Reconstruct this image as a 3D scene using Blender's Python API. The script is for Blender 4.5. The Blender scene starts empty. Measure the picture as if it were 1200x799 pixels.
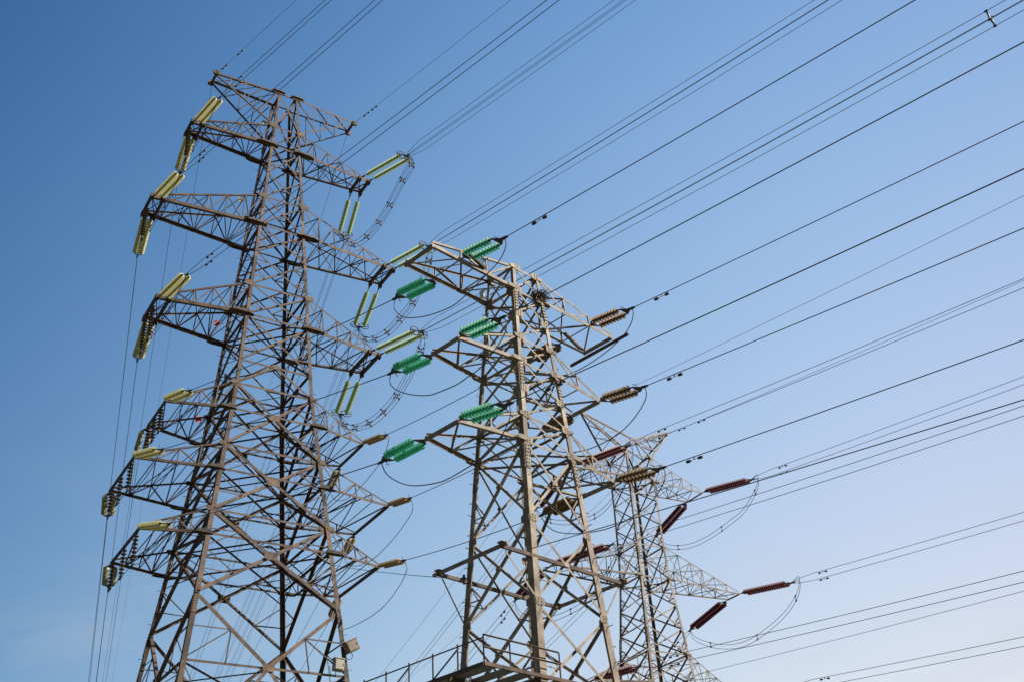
import bpy, math, random
from mathutils import Vector, Matrix
random.seed(7)
sc = bpy.context.scene
col = sc.collection
R = math.radians

# ---------------------------------------------------------------- camera, sky, sun, exposure
cam_d = bpy.data.cameras.new('camera')
cam = bpy.data.objects.new('camera', cam_d)
col.objects.link(cam)
cam_d.sensor_width = 36.0
cam_d.lens = 36.0 * 1284.6 / 1200.0
cam_d.clip_end = 20000
cam_d.clip_start = 0.1
P_, R_ = R(32.3523), R(3.5909)
F = Vector((0, math.cos(P_), math.sin(P_)))
U0 = Vector((0, -math.sin(P_), math.cos(P_)))
R0 = Vector((1, 0, 0))
RX = R0 * math.cos(R_) - U0 * math.sin(R_)
UP = R0 * math.sin(R_) + U0 * math.cos(R_)
m = Matrix((RX, UP, -F)).transposed().to_4x4()
m.translation = Vector((0, 0, 1.6))
cam.matrix_world = m
sc.camera = cam

SUN_AZ, SUN_EL = R(104), R(40)          # clockwise from +Y, above the horizon
world = bpy.data.worlds.new('World')
sc.world = world
world.use_nodes = True
nt = world.node_tree
nt.nodes.clear()
wo = nt.nodes.new('ShaderNodeOutputWorld')
bg = nt.nodes.new('ShaderNodeBackground')
sky = nt.nodes.new('ShaderNodeTexSky')
sky.sky_type = 'NISHITA'
sky.sun_disc = False
sky.sun_elevation = SUN_EL
sky.sun_rotation = SUN_AZ
sky.altitude = 0
sky.air_density = 1.0
sky.dust_density = 1.2
sky.ozone_density = 1.6
bg.inputs['Strength'].default_value = 0.15
# sky gradient painted by direction, brightest ahead, with lens falloff; thin cirrus low down
tc = nt.nodes.new('ShaderNodeTexCoord')
comb = nt.nodes.new('ShaderNodeCombineColor')
for ch, (vec, c0) in zip(('Red', 'Green', 'Blue'), (((1.340, 4.545, 1.692), -4.77), ((0.754, 3.411, 1.959), -3.925), ((0.418, 2.464, 1.933), -3.20))):
    dt = nt.nodes.new('ShaderNodeVectorMath')
    dt.operation = 'DOT_PRODUCT'
    dt.inputs[1].default_value = vec
    nt.links.new(tc.outputs['Generated'], dt.inputs[0])
    ad = nt.nodes.new('ShaderNodeMath')
    ad.operation = 'ADD'
    ad.inputs[1].default_value = c0
    nt.links.new(dt.outputs['Value'], ad.inputs[0])
    ex = nt.nodes.new('ShaderNodeMath')
    ex.operation = 'EXPONENT'
    nt.links.new(ad.outputs[0], ex.inputs[0])
    cl = nt.nodes.new('ShaderNodeClamp')
    cl.inputs['Min'].default_value = 0.16
    cl.inputs['Max'].default_value = 1.6
    nt.links.new(ex.outputs[0], cl.inputs['Value'])
    nt.links.new(cl.outputs[0], comb.inputs[ch])
mul = nt.nodes.new('ShaderNodeMix')
mul.data_type = 'RGBA'
mul.blend_type = 'MULTIPLY'
mul.inputs['Factor'].default_value = 1.0
nt.links.new(sky.outputs[0], mul.inputs['A'])
nt.links.new(comb.outputs[0], mul.inputs['B'])
mp = nt.nodes.new('ShaderNodeMapping')
mp.inputs['Scale'].default_value = (2.2, 2.2, 9.0)
mp.inputs['Rotation'].default_value = (0.10, -0.16, 0.3)
nt.links.new(tc.outputs['Generated'], mp.inputs['Vector'])
cn = nt.nodes.new('ShaderNodeTexNoise')
cn.inputs['Scale'].default_value = 2.6
cn.inputs['Detail'].default_value = 7
cn.inputs['Roughness'].default_value = 0.55
cn.inputs['Distortion'].default_value = 0.4
nt.links.new(mp.outputs[0], cn.inputs['Vector'])
cr = nt.nodes.new('ShaderNodeMapRange')
cr.inputs['From Min'].default_value = 0.50
cr.inputs['From Max'].default_value = 0.78
cr.inputs['To Max'].default_value = 0.55
nt.links.new(cn.outputs['Fac'], cr.inputs['Value'])
sx = nt.nodes.new('ShaderNodeSeparateXYZ')
nt.links.new(tc.outputs['Generated'], sx.inputs[0])
hz = nt.nodes.new('ShaderNodeMapRange')
hz.inputs['From Min'].default_value = 0.44
hz.inputs['From Max'].default_value = 0.12
nt.links.new(sx.outputs['Z'], hz.inputs['Value'])
cm = nt.nodes.new('ShaderNodeMath')
cm.operation = 'MULTIPLY'
nt.links.new(cr.outputs[0], cm.inputs[0])
nt.links.new(hz.outputs[0], cm.inputs[1])
cld = nt.nodes.new('ShaderNodeMix')
cld.data_type = 'RGBA'
cld.inputs['B'].default_value = (2.0, 2.12, 2.32, 1)
nt.links.new(cm.outputs[0], cld.inputs['Factor'])
nt.links.new(mul.outputs['Result'], cld.inputs['A'])
nt.links.new(cld.outputs['Result'], bg.inputs['Color'])
nt.links.new(bg.outputs[0], wo.inputs['Surface'])

sun_d = bpy.data.lights.new('sun', 'SUN')
sun_d.energy = 3.1
sun_d.angle = R(0.53)
sun_d.color = (1.0, 0.93, 0.82)
sun = bpy.data.objects.new('sun', sun_d)
col.objects.link(sun)
sd = Vector((math.sin(SUN_AZ) * math.cos(SUN_EL), math.cos(SUN_AZ) * math.cos(SUN_EL), math.sin(SUN_EL)))
sun.rotation_euler = sd.to_track_quat('Z', 'Y').to_euler()
sun.location = sd * 200
sc.view_settings.view_transform = 'Standard'
sc.view_settings.look = 'None'
sc.view_settings.gamma = 1.0
sc.view_settings.exposure = 0.82
sc.view_settings.use_curve_mapping = False

# ---------------------------------------------------------------- materials
def glow_through(M, colr, fac):
    """thin toughened glass lets light through: mix in a translucent lobe"""
    n, l = M.node_tree.nodes, M.node_tree.links
    t = n.new('ShaderNodeBsdfTranslucent')
    t.inputs['Color'].default_value = (*colr, 1)
    mx = n.new('ShaderNodeMixShader')
    mx.inputs[0].default_value = fac
    l.new(n['Principled BSDF'].outputs[0], mx.inputs[1])
    l.new(t.outputs[0], mx.inputs[2])
    l.new(mx.outputs[0], n['Material Output'].inputs['Surface'])

def mat(name, c1, c2, rough=0.6, metal=0.0, scale=3.0, rust=0.0, trans=0.0, spec=0.5, bump=0.0, vary=0.0):
    M = bpy.data.materials.new(name)
    M.use_nodes = True
    n = M.node_tree.nodes
    l = M.node_tree.links
    b = n['Principled BSDF']
    tc = n.new('ShaderNodeTexCoord')
    no = n.new('ShaderNodeTexNoise')
    no.inputs['Scale'].default_value = scale
    no.inputs['Detail'].default_value = 6
    no.inputs['Roughness'].default_value = 0.65
    l.new(tc.outputs['Object'], no.inputs['Vector'])
    r = n.new('ShaderNodeValToRGB')
    r.color_ramp.elements[0].position = 0.35
    r.color_ramp.elements[1].position = 0.65
    r.color_ramp.elements[0].color = (*c1, 1)
    r.color_ramp.elements[1].color = (*c2, 1)
    l.new(no.outputs['Fac'], r.inputs['Fac'])
    out = r.outputs['Color']
    if rust:
        n2 = n.new('ShaderNodeTexNoise')
        n2.inputs['Scale'].default_value = scale * 0.45
        n2.inputs['Detail'].default_value = 8
        n2.inputs['Roughness'].default_value = 0.7
        l.new(tc.outputs['Object'], n2.inputs['Vector'])
        r2 = n.new('ShaderNodeValToRGB')
        r2.color_ramp.elements[0].position = 0.52
        r2.color_ramp.elements[1].position = 0.70
        r2.color_ramp.elements[0].color = (0, 0, 0, 1)
        r2.color_ramp.elements[1].color = (rust, rust, rust, 1)
        l.new(n2.outputs['Fac'], r2.inputs['Fac'])
        mx = n.new('ShaderNodeMix')
        mx.data_type = 'RGBA'
        l.new(r2.outputs['Color'], mx.inputs['Factor'])
        l.new(out, mx.inputs['A'])
        mx.inputs['B'].default_value = (0.17, 0.085, 0.045, 1)
        out = mx.outputs['Result']
    if vary:
        ge = n.new('ShaderNodeNewGeometry')
        mr = n.new('ShaderNodeMapRange')
        mr.inputs['To Min'].default_value = 1 - vary
        mr.inputs['To Max'].default_value = 1 + vary * 0.8
        l.new(ge.outputs['Random Per Island'], mr.inputs['Value'])
        vm = n.new('ShaderNodeMix')
        vm.data_type = 'RGBA'
        vm.blend_type = 'MULTIPLY'
        vm.inputs['Factor'].default_value = 1.0
        l.new(out, vm.inputs['A'])
        l.new(mr.outputs[0], vm.inputs['B'])
        out = vm.outputs['Result']
    l.new(out, b.inputs['Base Color'])
    b.inputs['Roughness'].default_value = rough
    b.inputs['Metallic'].default_value = metal
    b.inputs['Transmission Weight'].default_value = trans
    b.inputs['Specular IOR Level'].default_value = spec
    if bump:
        bp = n.new('ShaderNodeBump')
        bp.inputs['Strength'].default_value = bump
        bp.inputs['Distance'].default_value = 0.01
        l.new(no.outputs['Fac'], bp.inputs['Height'])
        l.new(bp.outputs['Normal'], b.inputs['Normal'])
    return M

STEEL_A = mat('weathered_brown_steel', (0.050, 0.031, 0.022), (0.150, 0.102, 0.069), 0.68, 0.05, 2.2, 0.8, bump=0.2, vary=0.6)
STEEL_B = mat('galvanised_beige_steel', (0.175, 0.138, 0.102), (0.370, 0.305, 0.230), 0.6, 0.05, 2.5, 0.45, bump=0.2, vary=0.38)
STEEL_C = mat('galvanised_grey_steel', (0.15, 0.118, 0.09), (0.29, 0.235, 0.18), 0.6, 0.1, 2.2, 0.4, bump=0.2, vary=0.3)
FITTING = mat('dark_forged_fittings', (0.05, 0.045, 0.05), (0.11, 0.10, 0.10), 0.5, 0.5, 6)
CABLE = mat('aluminium_conductor', (0.075, 0.085, 0.11), (0.115, 0.125, 0.155), 0.5, 0.3, 4)
GLASS_Y = mat('pale_yellow_glass', (0.62, 0.60, 0.30), (0.74, 0.72, 0.44), 0.38, 0, 9, trans=0.12, spec=0.3)
GLASS_L = mat('pale_green_glass', (0.44, 0.56, 0.36), (0.56, 0.66, 0.46), 0.42, 0, 9, trans=0.2, spec=0.25)
GLASS_G = mat('deep_green_glass', (0.10, 0.48, 0.34), (0.22, 0.64, 0.49), 0.42, 0, 14, trans=0.3, spec=0.2, vary=0.25)
glow_through(GLASS_Y, (0.86, 0.84, 0.54), 0.35)
glow_through(GLASS_L, (0.70, 0.84, 0.58), 0.45)
glow_through(GLASS_G, (0.26, 0.90, 0.66), 0.5)
PORC_BR = mat('brown_porcelain', (0.055, 0.028, 0.018), (0.11, 0.06, 0.035), 0.22, 0, 8)
PORC_TAN = mat('tan_porcelain', (0.11, 0.068, 0.036), (0.22, 0.145, 0.075), 0.5, 0, 8, spec=0.25)
PORC_TAN_LIT = mat('lit_tan_porcelain', (0.30, 0.21, 0.10), (0.46, 0.35, 0.19), 0.4, 0, 9)  # lit copy of the tan porcelain, brightness put into the colour
PORC_RED = mat('dark_red_porcelain', (0.085, 0.016, 0.026), (0.15, 0.034, 0.045), 0.38, 0, 8)
CAPS = mat('galvanised_caps', (0.09, 0.095, 0.085), (0.17, 0.17, 0.145), 0.7, 0.0, 8, spec=0.1)
TWIG = mat('dry_twigs', (0.045, 0.028, 0.016), (0.13, 0.085, 0.05), 0.9, 0, 12)
BOX_W = mat('white_painted_metal', (0.36, 0.325, 0.28), (0.47, 0.435, 0.385), 0.5, 0, 5, 0.35)
OLIVE = mat('olive_glass', (0.30, 0.29, 0.15), (0.46, 0.44, 0.26), 0.45, 0, 9)  # olive tone for the back strings of the short left crossarms
BOX_G = mat('grey_painted_metal', (0.17, 0.135, 0.10), (0.28, 0.23, 0.18), 0.55, 0.1, 5, 0.5)
DECKM = mat('grey_checker_plate', (0.20, 0.205, 0.215), (0.29, 0.295, 0.305), 0.6, 0.1, 5, 0.2)
SIGN = mat('phase_plate_paint', (0.55, 0.50, 0.35), (0.66, 0.60, 0.45), 0.5, 0, 5)
SIGN_R = mat('red_plate_paint', (0.42, 0.06, 0.05), (0.5, 0.1, 0.08), 0.5, 0, 5)
SIGN_W = mat('white_plate_paint', (0.72, 0.74, 0.70), (0.82, 0.84, 0.80), 0.5, 0, 5)
GROUND = mat('dry_grass_ground', (0.05, 0.055, 0.03), (0.10, 0.095, 0.06), 0.95, 0, 0.25, bump=0.4)

# ---------------------------------------------------------------- mesh collection
class MB:
    def __init__(s):
        s.v = []
        s.f = []
    def add(s, vs, fs):
        o = len(s.v)
        s.v.extend([tuple(x) for x in vs])
        s.f.extend([tuple(i + o for i in f) for f in fs])
    def angle(s, p, q, w, n, t=None, off=None):
        """an L-section member from p to q: one flange lies across n, the other runs inward along -n"""
        p, q, n = Vector(p), Vector(q), Vector(n)
        d = (q - p)
        if d.length < 1e-5:
            return
        d.normalize()
        a = d.cross(n)
        if a.length < 1e-4:
            n = Vector((0.3, 0.5, 0.8))
            a = d.cross(n)
        a.normalize()
        b = a.cross(d)
        b.normalize()
        if b.dot(n) > 0:
            b = -b
        t = t or max(0.008, w * 0.11)
        if off is None:
            off = random.uniform(-0.035, 0.015)
        o = -b * off - a * (w * 0.5)
        prof = [(0, 0), (w, 0), (w, t), (t, t), (t, w * 0.9), (0, w * 0.9)]
        vs = [p + o + a * x + b * y for x, y in prof] + [q + o + a * x + b * y for x, y in prof]
        fs = [(i, (i + 1) % 6, 6 + (i + 1) % 6, 6 + i) for i in range(6)]
        fs += [(5, 4, 3, 2, 1, 0), (6, 7, 8, 9, 10, 11)]
        s.add(vs, fs)
    def legangle(s, p, q, ex, ey, w, t):
        """leg member: corner on the line p-q, flanges along ex and ey"""
        p, q, ex, ey = Vector(p), Vector(q), Vector(ex), Vector(ey)
        prof = [(0, 0), (w, 0), (w, t), (t, t), (t, w), (0, w)]
        vs = [p + ex * x + ey * y for x, y in prof] + [q + ex * x + ey * y for x, y in prof]
        fs = [(i, (i + 1) % 6, 6 + (i + 1) % 6, 6 + i) for i in range(6)]
        fs += [(5, 4, 3, 2, 1, 0), (6, 7, 8, 9, 10, 11)]
        s.add(vs, fs)
    def beam(s, p, q, w, h, up=(0, 0, 1)):
        p, q, up = Vector(p), Vector(q), Vector(up)
        d = (q - p).normalized()
        a = d.cross(up)
        if a.length < 1e-4:
            a = d.cross(Vector((1, 0.2, 0)))
        a.normalize()
        b = a.cross(d)
        vs = [e + a * (x * w / 2) + b * (y * h / 2) for e in (p, q) for x, y in ((-1, -1), (1, -1), (1, 1), (-1, 1))]
        s.add(vs, [(0, 1, 2, 3), (7, 6, 5, 4), (0, 4, 5, 1), (1, 5, 6, 2), (2, 6, 7, 3), (3, 7, 4, 0)])
    def plate(s, c, ax, ay, t=0.016, cut=0.3):
        """a flat plate with clipped corners, half-axes ax and ay"""
        c, ax, ay = Vector(c), Vector(ax), Vector(ay)
        n = ax.cross(ay).normalized() * (t / 2)
        k = 1 - cut
        pr = [(1, k), (k, 1), (-k, 1), (-1, k), (-1, -k), (-k, -1), (k, -1), (1, -k)]
        vs = [c + ax * x + ay * y - n for x, y in pr] + [c + ax * x + ay * y + n for x, y in pr]
        fs = [(i, (i + 1) % 8, 8 + (i + 1) % 8, 8 + i) for i in range(8)] + [tuple(range(7, -1, -1)), tuple(range(8, 16))]
        s.add(vs, fs)
    def tube(s, pts, r, n=6, cap=True):
        pts = [Vector(x) for x in pts]
        ref = Vector((0, 0, 1))
        o = len(s.v)
        N = len(pts)
        rr = r if isinstance(r, (list, tuple)) else [r] * N
        prev = None
        for i, p in enumerate(pts):
            d = (pts[min(i + 1, N - 1)] - pts[max(i - 1, 0)])
            if d.length < 1e-7:
                d = Vector((0, 0, 1))
            d.normalize()
            if prev is None:
                a = d.cross(ref)
                if a.length < 0.05:
                    a = d.cross(Vector((1, 0, 0)))
            else:
                a = prev - d * prev.dot(d)
            a.normalize()
            prev = a
            b = d.cross(a)
            for k in range(n):
                t = 2 * math.pi * k / n
                s.v.append(tuple(p + (a * math.cos(t) + b * math.sin(t)) * rr[i]))
        for i in range(N - 1):
            for k in range(n):
                k2 = (k + 1) % n
                s.f.append((o + i * n + k, o + i * n + k2, o + (i + 1) * n + k2, o + (i + 1) * n + k))
        if cap:
            s.f.append(tuple(o + k for k in range(n - 1, -1, -1)))
            s.f.append(tuple(o + (N - 1) * n + k for k in range(n)))
    def ring(s, c, ax, ay, r, nseg=18, n=6):
        c, ax, ay = Vector(c), Vector(ax), Vector(ay)
        pts = [c + ax * math.cos(2 * math.pi * i / nseg) + ay * math.sin(2 * math.pi * i / nseg) for i in range(nseg + 1)]
        s.tube(pts, r, n, False)
    def build(s, name, material, parent=None, smooth=False):
        me = bpy.data.meshes.new(name)
        me.from_pydata(s.v, [], s.f)
        me.materials.append(material)
        if smooth:
            me.polygons.foreach_set('use_smooth', [True] * len(me.polygons))
        me.update()
        o = bpy.data.objects.new(name, me)
        col.objects.link(o)
        if parent is not None:
            o.parent = parent
            base = parent
            off = Vector((0, 0, 0))
            while base is not None:
                off += base.location
                base = base.parent
            me.transform(Matrix.Translation(-off))
        return o

def thing(name, label, cat, loc=(0, 0, 0), group=None):
    o = bpy.data.objects.new(name, None)
    o.empty_display_size = 0.3
    col.objects.link(o)
    o.location = loc
    o['label'] = label
    o['category'] = cat
    if group:
        o['group'] = group
    return o

def zs(z):
    return 1.6 + 1.2 * (z - 1.6)

class Frame:
    """a pylon's own axes: x along its crossarms, y along the line"""
    def __init__(s, cx, cy, deg):
        s.o = Vector((cx, cy, 0))
        a = R(deg)
        s.ex = Vector((math.cos(a), math.sin(a), 0))
        s.ey = Vector((-math.sin(a), math.cos(a), 0))
    def __call__(s, x, y, z):
        return s.o + s.ex * x + s.ey * y + Vector((0, 0, z))
    def v(s, x, y, z=0):
        return s.ex * x + s.ey * y + Vector((0, 0, z))

FA = Frame(-13.18636, 49.2, 33.83929)
FB = Frame(0.15878, 30.0, 45.92433)
FC = Frame(6.66066, 60.0, 31.63741)
Z3 = Vector((0, 0, 1))

def hA(z):
    u = (z - 1.6) / 1.2 + 1.6
    return 1.2 * (0.677 + 0.0663 * (40.57 - u)) if u > 24.96 else 1.2 * (0.677 + 0.0663 * 15.61 + 0.115 * (24.96 - u))
def hB(z):
    u = (z - 1.6) / 1.2 + 1.6
    return 1.2 * (0.498 + (19.44 - u) * 0.0705)
def hC(z):
    u = (z - 1.6) / 1.2 + 1.6
    return 1.2 * (0.76 + (0 if u > 20 else (20 - u) * 0.075) + max(0, min(5.7, 25.7 - u)) * 0.01)

# ---------------------------------------------------------------- ground
g = MB()
G = 9000
N = 24
for i in range(N):
    for j in range(N):
        x0, x1 = -G + 2 * G * i / N, -G + 2 * G * (i + 1) / N
        y0, y1 = -G + 2 * G * j / N, -G + 2 * G * (j + 1) / N
        if j == 0:
            pass
        g.add([(x0, y0, 0), (x1, y0, 0), (x1, y1, 0), (x0, y1, 0)], [(0, 1, 2, 3)])
go = g.build('ground', GROUND)
go['kind'] = 'structure'

CORN = [(-1, -1), (-1, 1), (1, -1), (1, 1)]
FACES = [((-1, -1), (1, -1), (0, -1)), ((-1, 1), (1, 1), (0, 1)), ((-1, -1), (-1, 1), (-1, 0)), ((1, -1), (1, 1), (1, 0))]

def legs(root, T, h, steel, zsk, wtop, wbot, bolts=(), bolt_to=8.6):
    zt, zb = zsk[0], zsk[-1]
    for ci, (sx, sy) in enumerate(CORN):
        mb = MB()
        for a, b in zip(zsk[:-1], zsk[1:]):
            k = (zt - (a + b) / 2) / (zt - zb)
            w = wtop + (wbot - wtop) * min(1, k * 1.6)
            mb.legangle(T(sx * h(a), sy * h(a), a), T(sx * h(b), sy * h(b), b), T.v(-sx, 0), T.v(0, -sy), w, w * 0.12)
        # splice plates with rows of bolts
        lo = mb.build('leg', steel, root)
        for z in [zz for zz in zsk[1:-1]][::3]:
            k = (zt - z) / (zt - zb)
            w = (wtop + (wbot - wtop) * min(1, k * 1.6))
            z2, ln = z - 0.55, 0.42
            c = T(sx * h(z2), sy * h(z2), z2)
            dz = (T(sx * h(z2 - 1), sy * h(z2 - 1), z2 - 1) - c).normalized()
            for ax, nn in ((T.v(-sx, 0), T.v(0, sy)), (T.v(0, -sy), T.v(sx, 0))):
                sp = MB()
                sp.plate(c + ax * w * 0.52 + nn * 0.012, ax * w * 0.47, dz * ln, 0.02, 0.08)
                for q in range(7):
                    for u in (0.3, 0.74):
                        pb = c + ax * w * u + dz * (ln * (-0.85 + 1.7 * q / 6)) + nn * 0.02
                        sp.tube([pb, pb + nn * 0.028], 0.022, 6)
                sp.build('splice_plate', steel, lo)
        if ci in bolts:
            z = zt - 0.5
            sgn = 1
            while z > bolt_to:
                hh = h(z)
                c = T(sx * hh, sy * hh, z)
                dr, ot = (T.v(sx, 0), T.v(0, sy)) if sgn > 0 else (T.v(0, sy), T.v(sx, 0))
                st = MB()
                st.tube([c - ot * 0.07, c + dr * 0.2 - ot * 0.07], 0.012, 5)
                st.build('step_bolt', FITTING, lo)
                sgn = -sgn
                z -= 0.8 if bolt_to > 10 else 0.5

def panel(root, T, h, steel, z0, z1, style, w, red=0, rw=0.06, faces=(0, 1, 2, 3), gus=0.0):
    """bracing between the legs from z0 (top) to z1, one mesh per face"""
    for fi in faces:
        (a, b, n) = FACES[fi]
        nv = T.v(*n)
        mb = MB()
        def P(c, z, k=1.0):
            return T(c[0] * h(z), c[1] * h(z), z)
        A0, B0, A1, B1 = P(a, z0), P(b, z0), P(a, z1), P(b, z1)
        ins = -nv * 0.03
        if style == 'X':
            mb.angle(A0 + ins, B1 + ins, w, nv, off=0.02)
            mb.angle(B0 + ins * 2.2, A1 + ins * 2.2, w, nv, off=-0.03)
            # the crossing
            w0, w1 = (B0 - A0).length, (B1 - A1).length
            t = w0 / (w0 + w1)
            X = A0.lerp(B1, t)
            if gus:
                mb.plate(X + nv * 0.012, (B0 - A0).normalized() * gus, Z3 * gus * 0.62, 0.016, 0.35)
            if red:
                for (L0, L1, c, top) in ((A0, A1, a, 0), (B0, B1, b, 0), (A0, A1, a, 1), (B0, B1, b, 1)):
                    if red == 1 and top:
                        continue
                    Lc = L0.lerp(L1, t)
                    E = L0 if top else L1
                    Q = E.lerp(X, 0.5)
                    Lq = E.lerp(Lc, 0.52)
                    mb.angle(Lq + ins, Q + ins, rw, nv)
                    mb.angle(Lc + ins, Q + ins, rw, nv)
        elif style == '/':
            mb.angle(A0 + ins, B1 + ins, w, nv)
        elif style == 'V':      # both legs' top nodes down to the middle of the lower horizontal
            M = (A1 + B1) / 2
            mb.angle(A0 + ins, M + ins, w, nv, off=0.02)
            mb.angle(B0 + ins, M + ins * 1.5, w, nv, off=-0.02)
            if gus:
                mb.plate(M + nv * 0.012, (B0 - A0).normalized() * gus, Z3 * gus * 0.6, 0.016, 0.3)
            if red:
                for (L0, L1) in ((A0, A1), (B0, B1)):
                    Q = L0.lerp(M, 0.5)
                    mb.angle(L0.lerp(L1, 0.5) + ins, Q + ins, rw, nv)
                    mb.angle(L1 + ins, Q + ins, rw, nv)
                    mb.angle(L1.lerp(M, 0.5) + ins, Q + ins, rw, nv)
        elif style == 'A':      # from the middle of the upper horizontal down to the legs
            M = (A0 + B0) / 2
            mb.angle(M + ins, A1 + ins, w, nv, off=0.02)
            mb.angle(M + ins, B1 + ins * 1.5, w, nv, off=-0.02)
            if gus:
                mb.plate(M + nv * 0.012, (B0 - A0).normalized() * gus, Z3 * gus * 0.6, 0.016, 0.3)
            if red:
                for (L0, L1) in ((A0, A1), (B0, B1)):
                    Q = L1.lerp(M, 0.5)
                    mb.angle(L0.lerp(L1, 0.5) + ins, Q + ins, rw, nv)
                    mb.angle(L0 + ins, Q + ins, rw, nv)
        elif style == 'H':
            mb.angle(A0 + ins, B0 + ins, w, nv, off=-0.05)
        mb.build('horizontal_strut' if style == 'H' else 'face_bracing', steel, root)

def diaphragm(root, T, h, steel, z, w):
    mb = MB()
    k = h(z) * 0.98
    mb.angle(T(-k, -k, z - 0.06), T(k, k, z - 0.06), w, Z3, off=0)
    mb.angle(T(-k, k, z - 0.14), T(k, -k, z - 0.14), w, Z3, off=0)
    mb.build('plan_bracing', steel, root)

def crossarm(root, T, h, steel, side, z, zu, L, b, wl, wu, ww, n, tipz=0.0, twin=0.0, tipw=0.2, dia=True, gus=0.5, ov=0.15):
    """lattice crossarm: level lower chords, upper chords falling to the tip, a wide end beam"""
    arm = MB()
    hl, hu = h(z), h(zu)
    lo, up = {}, {}
    for sy in (-1, 1):
        lo[sy] = (T(side * hl, sy * hl, z), T(side * L, sy * b, z + tipz))
        up[sy] = (T(side * hu, sy * hu, zu), T(side * L, sy * b, z + tipz + 0.13))
    pt = lambda pr, t: pr[0].lerp(pr[1], t)
    ts = [i / n for i in range(n + 1)]
    for sy in (-1, 1):
        nv = T.v(0, sy)
        for i in range(n):
            t0, t1 = ts[i], ts[i + 1]
            if i > 0:
                arm.angle(pt(lo[sy], t0), pt(up[sy], t0), ww, nv)
            if i < n - 1:
                tm = t1
                if i % 2 == 0:
                    arm.angle(pt(up[sy], t0), pt(lo[sy], tm), ww * 1.15, nv)
                else:
                    arm.angle(pt(lo[sy], t0), pt(up[sy], tm), ww * 1.15, nv)
    for i in range(n):
        t0, t1 = ts[i], ts[i + 1]
        s0 = -1 if i % 2 == 0 else 1
        arm.angle(pt(lo[s0], t0), pt(lo[-s0], t1), ww * 1.1, -Z3)
        if i > 0:
            arm.angle(pt(lo[-1], t0), pt(lo[1], t0), ww, -Z3)
        if i < n - 1:
            arm.angle(pt(up[-s0], t0), pt(up[s0], t1), ww * 0.9, Z3)
            if i > 0:
                arm.angle(pt(up[-1], t0), pt(up[1], t0), ww * 0.9, Z3)
    # gussets at the root and the tip
    if gus:
        for sy in (-1, 1):
            nv = T.v(0, sy)
            arm.plate(lo[sy][0] + T.v(side * gus * 0.2, 0) + nv * 0.02 + Z3 * 0.03, T.v(gus * 0.7, 0), Z3 * gus * 0.22, 0.018, 0.4)
            arm.plate(lo[sy][0] + T.v(side * gus * 0.3, -sy * 0.05) - Z3 * 0.045, T.v(gus * 0.95, 0), T.v(0, gus * 0.30), 0.016, 0.45)
            arm.plate(up[sy][0] + T.v(side * gus * 0.1, 0) + nv * 0.02, T.v(gus * 0.36, 0), Z3 * gus * 0.22, 0.018, 0.4)
    ao = arm.build('crossarm', steel, root)
    for sy in (-1, 1):
        c = MB()
        nv = T.v(0, sy)
        ext = (lo[sy][1] - lo[sy][0]).normalized() * 0.05
        c.angle(lo[sy][0], lo[sy][1] + ext, wl, nv, off=0.0, t=wl * 0.12)
        c.build('chord', steel, ao)
        c = MB()
        c.angle(up[sy][0], up[sy][1], wu, nv, off=-0.012, t=wu * 0.12)
        c.build('chord', steel, ao)
    beams = [L] if not twin else [L, L - twin]
    for xl in beams:
        e = MB()
        k = (xl - hl) / (L - hl)
        bb = hl + (b - hl) * k + ov
        zz = z + tipz * k - 0.02
        e.beam(T(side * xl, -bb, zz), T(side * xl, bb, zz), tipw * 0.55, tipw)
        if twin:
            for sy in (-1, 1):
                e.plate(T(side * (xl + 0.06), sy * (bb - 0.12), zz - 0.06), T.v(0, 0.15), Z3 * 0.17, 0.03, 0.3)
                e.plate(T(side * (xl - 0.06), sy * (bb - 0.12), zz - 0.06), T.v(0, 0.15), Z3 * 0.17, 0.03, 0.3)
        e.build('tip_beam', steel, ao)
    if twin:
        e = MB()
        x1, x0 = L, L - twin
        e.angle(T(side * x0, -b, z - 0.05), T(side * x1, b, z - 0.05), 0.05, -Z3)
        e.angle(T(side * x0, b, z - 0.07), T(side * x1, -b, z - 0.07), 0.05, -Z3)
        e.build('end_lacing', steel, ao)
    return ao

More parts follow.
